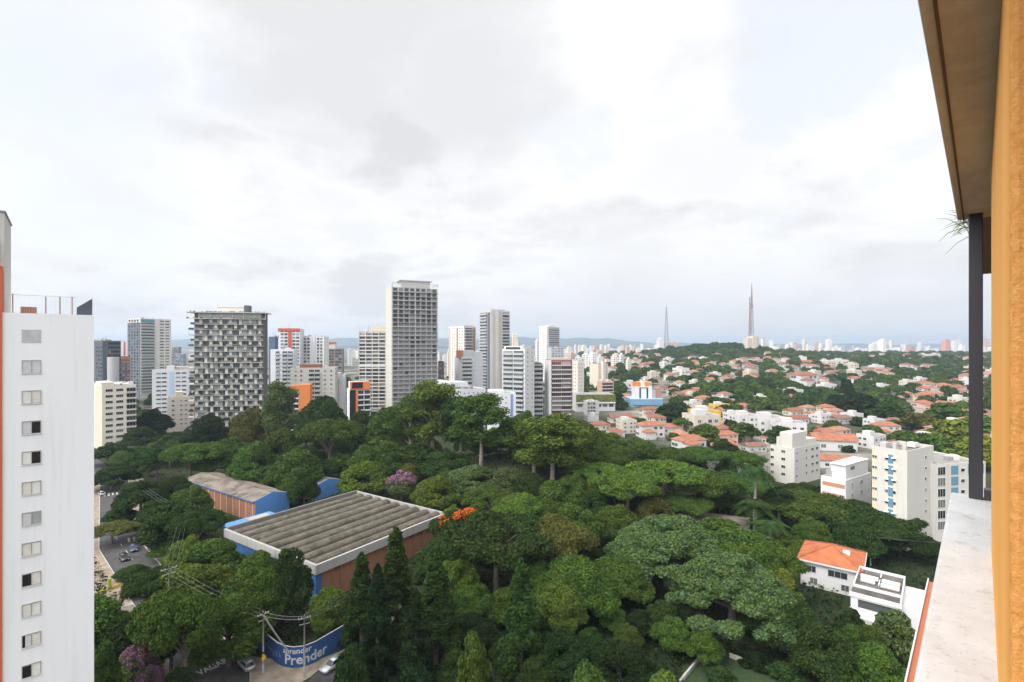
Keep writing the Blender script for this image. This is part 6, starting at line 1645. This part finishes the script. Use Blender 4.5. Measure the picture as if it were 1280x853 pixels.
foot(Vector((33, 150, 0)) + Vector((26, 0, 0)), R(-24), -10, 10, -5, 5); foot(A, math.atan2(fu.y, fu.x), -6, 9, -3, 24)
for a_ in (A1, A2, A3, A4): foot(a_.root.location, a_.th, -2, a_.W + 2, -2, a_.L + 2)
def blocked(x, y):
    for p, ang, x0, x1, y0, y1 in FOOT:
        c, s = math.cos(ang), math.sin(ang); dx, dy = x - p.x, y - p.y; lx, ly = c * dx + s * dy, -s * dx + c * dy
        if x0 < lx < x1 and y0 < ly < y1: return True
    for line, hw in ((ST1, 6.2), (ST2, 4.4)):
        for a, b_ in zip(line[:-1], line[1:]):
            ax, ay = a; bx, by = b_; L2 = (bx - ax) ** 2 + (by - ay) ** 2; t_ = max(0, min(1, ((x - ax) * (bx - ax) + (y - ay) * (by - ay)) / L2))
            if (x - ax - t_ * (bx - ax)) ** 2 + (y - ay - t_ * (by - ay)) ** 2 < hw * hw: return True
    return False
def hides(x, y, z0, z1, w):
    """does a crown here stand in front of something the picture must show?"""
    for fx in (-.42, 0, .42):
        for fz in (0.0, .35, .7, 1.0):
            px, py = proj(x + fx * w, y, z0 + (z1 - z0) * fz)
            for P, dd in VIEW:
                if y < dd and inpoly(px, py, P): return True
    return False
rr = random.Random(5); nfill = 0
PAL = ['mid'] * 5 + ['dark'] * 4 + ['light'] * 2 + ['olive', 'grey', 'blue', 'yellow']
for k in range(14000):
    if nfill >= 185: break
    d = 68 * (300 / 68) ** rr.random(); px = rr.uniform(110, 1180); x = (px - 640) / 640 * d; z = tz(x, d)
    if px > 960 and d > 184: continue
    if d < 80: continue
    low = 425 < px < 1010 and d < 99
    if blocked(x, d): continue
    kind = rr.choices(['round', 'umbrella', 'broad', 'bush', 'pyramid'], [11, 2.5, 3, 1.5, 1])[0]
    if low: kind = rr.choice(['round', 'bush', 'round'])
    h = {'round': rr.uniform(7.5, 12.5), 'umbrella': rr.uniform(8, 12), 'broad': rr.uniform(11, 15), 'bush': rr.uniform(3, 5), 'pyramid': rr.uniform(7, 12)}[kind]
    w = {'round': h * rr.uniform(.85, 1.1), 'umbrella': rr.uniform(10, 16), 'broad': h * 1.1, 'bush': h * 1.1, 'pyramid': h * .75}[kind]
    if low and kind == 'round': h = rr.uniform(5, 8); w = h
    px_, pyt = proj(x, d, z + h)
    sl = float(np.interp(px_, SKX, SKY))
    if pyt < sl: 
        h = CAMZ - (sl + rr.uniform(0, 12) - 432) / 640 * d - z
        if h < 5: continue
        w = min(w, h * 1.2)
    if any((x - a) ** 2 + (d - b_) ** 2 < (.5 * (w / 2 + c)) ** 2 for a, b_, c, e in taken): continue
    if hides(x, d, z + h * .3, z + h, w): continue
    taken.append((x, d, w / 2, z + h)); nfill += 1
    tree(kind, Vector((x, d, z)), h, w, rr.choice(['deep', 'deep', 'dark', 'dark', 'mid']) if low else rr.choice(PAL), group=GP)  # low trees take darker greens: shade of the bigger crowns put into their colour
# undergrowth that closes the gaps below the crowns
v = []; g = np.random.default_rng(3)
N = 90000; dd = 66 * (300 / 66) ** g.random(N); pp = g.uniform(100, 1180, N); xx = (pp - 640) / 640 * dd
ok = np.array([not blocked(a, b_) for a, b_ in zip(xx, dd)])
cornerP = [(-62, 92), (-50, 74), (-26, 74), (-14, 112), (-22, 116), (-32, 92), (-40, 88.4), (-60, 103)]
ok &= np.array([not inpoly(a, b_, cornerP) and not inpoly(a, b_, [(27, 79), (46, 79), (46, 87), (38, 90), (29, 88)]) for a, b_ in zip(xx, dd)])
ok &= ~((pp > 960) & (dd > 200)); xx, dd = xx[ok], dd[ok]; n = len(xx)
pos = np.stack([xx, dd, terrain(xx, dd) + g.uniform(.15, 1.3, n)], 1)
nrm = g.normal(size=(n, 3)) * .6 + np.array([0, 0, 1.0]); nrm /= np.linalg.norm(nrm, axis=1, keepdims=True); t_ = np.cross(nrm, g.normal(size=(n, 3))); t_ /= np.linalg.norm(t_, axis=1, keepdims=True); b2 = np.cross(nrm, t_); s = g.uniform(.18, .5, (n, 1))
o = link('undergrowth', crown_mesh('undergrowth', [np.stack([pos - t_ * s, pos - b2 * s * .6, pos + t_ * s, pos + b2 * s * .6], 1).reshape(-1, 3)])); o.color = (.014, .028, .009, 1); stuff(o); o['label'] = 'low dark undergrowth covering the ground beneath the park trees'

# ---- trees on the hillside
rr = random.Random(99); nh = 0; GH = 'trees on the hillside'
hill = []
def htree(px, py, w, kind, colr, h=None, label=None):
    p = on_ground(px, py); w_ = w / 640 * p.y; hill.append((p, w_ / 2)); tree(kind, p + Vector((0, 0, -.3)), h or w_ * (.62 if kind == 'far' else .42), w_, colr, label=label, group=GH)
for e in [(975, 556, 42, 'far', 'dark', None, 'solitary dense dark round tree just left of the six-storey block'), (838, 530, 46, 'far', 'deep'), (858, 540, 40, 'farflat', 'mid'), (880, 555, 46, 'far', 'mid'), (930, 552, 44, 'far', 'mid'), (1072, 520, 52, 'far', 'deep'), (1105, 525, 44, 'far', 'dark'), (1050, 515, 40, 'far', 'deep'), (1058, 500, 18, 'far', 'deep', 22),
          (1150, 540, 44, 'far', 'olive'), (1130, 560, 40, 'far', 'mid'), (1165, 575, 60, 'far', 'mid'), (1195, 560, 66, 'far', 'yellow'), (1215, 585, 70, 'far', 'yellow'), (1185, 530, 50, 'far', 'mid'), (1222, 545, 50, 'far', 'light'), (1040, 560, 18, 'far', 'dark'), (1060, 566, 16, 'far', 'dark'), (1150, 590, 50, 'farflat', 'mid'),
          (772, 502, 20, 'far', 'deep'), (905, 522, 30, 'far', 'dark'), (846, 516, 28, 'far', 'dark')]:
    htree(*e)
tries = 0
while nh < 140 and tries < 9000:
    tries += 1
    px = rr.uniform(700, 1262); py = 441 + 120 * rr.random() ** 1.25
    wood = in_wood(px, py)
    if not wood and rr.random() < .2: continue
    if py > 552 and px < 960: continue
    p = on_ground(px, py)
    if p is None or p.y < 205 or p.y > 1500: continue
    if p.y < 330 and p.x / p.y > .98: continue
    if px < 770 and py > 505: continue
    if 780 < px < 838 and 490 < py < 521: continue
    w_ = rr.uniform(8, 15) * (1.25 if wood else 1) * (1.15 if p.y > 700 else 1)
    if any((p.x - q.x) ** 2 + (p.y - q.y) ** 2 < (.72 * (w_ / 2 + r_)) ** 2 for q, r_ in hill): continue
    if any((p.x - q.x) ** 2 + (p.y - q.y) ** 2 < (w_ * .34 + r_ * .7) ** 2 for q, r_ in placed): continue
    kind = 'far' if rr.random() < .7 else 'farflat'
    hill.append((p, w_ / 2)); nh += 1
    tree(kind, p + Vector((0, 0, -.3)), w_ * rr.uniform(.62, .85) if kind == 'far' else w_ * .52, w_, rr.choice(['dark'] * 4 + ['deep'] + ['mid'] * 5 + ['olive', 'light', 'grey']), group=GH)
# far woods that read as one mass: ridge, wooded slopes, city greenery
def wood_mass(name, label, pts, colr):
    parts = []
    g = np.random.default_rng(len(pts))
    for (p, r_) in pts:
        n = 220; d_ = g.normal(size=(n, 3)); d_[:, 2] = np.abs(d_[:, 2]) ; d_ /= np.linalg.norm(d_, axis=1, keepdims=True)
        c = np.array([p.x, p.y, p.z + r_ * .35]); q = c + d_ * np.array([r_, r_, r_ * g.uniform(.55, .95)]) * g.uniform(.75, 1.08, (n, 1))
        nrm = d_ + g.normal(size=(n, 3)) * .5; nrm /= np.linalg.norm(nrm, axis=1, keepdims=True); t_ = np.cross(nrm, g.normal(size=(n, 3))); t_ /= np.linalg.norm(t_, axis=1, keepdims=True); b2 = np.cross(nrm, t_); s = r_ * .20
        parts.append(np.stack([q - t_ * s, q - b2 * s * .7, q + t_ * s, q + b2 * s * .7], 1).reshape(-1, 3))
    o = link(name, crown_mesh(name, parts)); o.color = (*LC[colr][0], 1); stuff(o); o['label'] = label; return o
rr = random.Random(31)
A_, B_, C_ = [], [], []
tries = 0
while tries < 2600:
    tries += 1
    px = rr.uniform(690, 1275); py = 441.5 + 75 * rr.random() ** 2.1
    p = on_ground(px, py)
    if p is None or p.y < 330: continue
    if px < 770 and py > 500: continue
    if 778 < px < 838 and 490 < py < 521: continue
    if not in_wood(px, py) and rr.random() < .5: continue
    r_ = rr.uniform(4.5, 8) * (1.2 if p.y > 900 else 1)
    if any((p.x - q.x) ** 2 + (p.y - q.y) ** 2 < (r_ * .8 + r2 * .85) ** 2 for q, r2 in placed): continue
    if len(A_) + len(B_) > 1500: break
    (A_ if rr.random() < .6 else B_).append((p, r_))
for k in range(170):                      # the crest, against the sky
    px = rr.uniform(848, 1275); d = rr.uniform(1180, 1560); x = (px - 640) / 640 * d
    (A_ if k % 2 else B_).append((Vector((x, d, tz(x, d))), rr.uniform(5, 9)))
for k in range(120):
    px = rr.gauss(905, 32); d = rr.uniform(1180, 1300); x = (px - 640) / 640 * d
    A_.append((Vector((x, d, tz(x, d))), rr.uniform(8, 13)))
wood_mass('hillside_woodland', 'dark green wooded patches between houses over the whole hillside and its crest', A_, 'dark')
wood_mass('hillside_woodland', 'lighter green patches of wood scattered between the hillside houses', B_, 'mid')
for k in range(420):
    px = rr.uniform(100, 720); d = rr.uniform(290, 900); x = (px - 640) / 640 * d
    C_.append((Vector((x, d, 0)), rr.uniform(4, 7)))
wood_mass('street_greenery', 'dark street trees massed at the feet of the skyline towers beyond the park', C_, 'dark')

# ================================================================== LABELS THAT SINGLE OUT
LM = [('the ribbed warehouse', Vector((-45, 133, 0))), ('the blue gabled shed', Vector((-90, 175, 0))), ('the mural wall', Vector((-37, 89, 0))), ('the red-tiled house', Vector((76, 118, 0))), ('the zebra crossing', Vector((-106, 147, 0))),
      ('the lawn', Vector((37, 86, 0))), ('the six-storey block', Vector((115, 205, 0))), ('the terracotta-banded block', Vector((98, 155, 0))), ('the tall cream block', Vector((108, 142, 0))), ('the white tower', Vector((-45, 52, 0))),
      ('the checkered tower', Vector((-160, 290, 0))), ('the concrete tower', Vector((-70, 350, 0))), ('the green-roofed building', Vector((65, 405, 0))), ('the blue-banded building', Vector((113, 430, 0))), ('the lattice mast', Vector((392, 1300, 30))), ('the concrete-based mast', Vector((551, 1180, 38))),
      ('the tall white park eucalyptus', Vector((-11, 187, 11)))]
LM = LM[:-1]
for t, k, rf, wl_, s, named in HOUSES:
    if named and 'yellow' in t['label']: LM.append(('the yellow house', t.location.copy()))
    if named and 'villa with several' in t['label']: LM.append(('the big red-roofed villa', t.location.copy()))
def relation(p, allowed=None):
    px, py = proj(p.x, p.y, p.z); best = None
    for nm, q in LM:
        qx, qy = proj(q.x, q.y, q.z)
        sc = math.hypot((px - qx), 1.6 * (py - qy)) 
        if best is None or sc < best[0]: best = (sc, nm, qx, qy, q)
    sc, nm, qx, qy, q = best
    if abs(px - qx) < 28 or abs(px - qx) < .8 * abs(py - qy): rel = 'in front of' if p.y < q.y else 'behind'
    else: rel = 'left of' if px < qx else 'right of'
    return f'{rel} {nm}'
SZ = lambda w, a, b_: 'small ' if w < a else 'large ' if w > b_ else ''
pend = {}
for t, k, colr, h, w, named in TREES:
    if named: continue
    nm = KINDNAME[k][1]; sz = SZ(w, 9, 14) if k not in ('cypress', 'palm', 'bush', 'broad') else ''
    noun = '' if k in ('palm', 'cypress') else ' bush' if k == 'bush' else ' tree'
    pend.setdefault(f'{sz}{LC[colr][1]} {nm}{noun} {relation(t.location)}', []).append(t)
RN = ['orange-roofed', 'rust-red-roofed', 'faded brown-roofed', 'pale orange-roofed']
for t, k, rf, wl_, s, named in HOUSES:
    if named: continue
    shape = ['low hipped', 'tall hipped', 'long gabled', 'tall gabled', 'winged', 'tall winged', 'flat-roofed', 'wide flat-roofed', 'low flat-roofed', 'three-storey flat-roofed'][k]
    lb = f'{WALLS[wl_][1]} {shape} house {relation(t.location)}' if k >= 6 else f'{WALLS[wl_][1]} {shape} {RN[rf]} house {relation(t.location)}'
    pend.setdefault(lb, []).append(t)
for o, p, d in far: pend.setdefault(o['label'], []).append(o)
OR = ['', 'second', 'third', 'fourth', 'fifth', 'sixth', 'seventh', 'eighth', 'ninth', 'tenth', 'eleventh', 'twelfth', 'thirteenth', 'fourteenth', 'fifteenth', 'sixteenth', 'seventeenth', 'eighteenth', 'nineteenth', 'twentieth']
for lb, ts in pend.items():
    ts.sort(key=lambda o: o.location.x / max(1, o.location.y))
    n = len(ts)
    for i, o in enumerate(ts):
        if n == 1: s_ = ''
        elif n == 2: s_ = [', the left one', ', the right one'][i]
        elif i == 0: s_ = ', leftmost of its kind'
        elif i == n - 1: s_ = ', rightmost of its kind'
        elif i < 20: s_ = f', {OR[i]} from left'
        else: s_ = f', {i + 1}th from left'
        o['label'] = lb + s_
for o, p, d in far:
    o['group'] = 'far apartment blocks on the skyline'
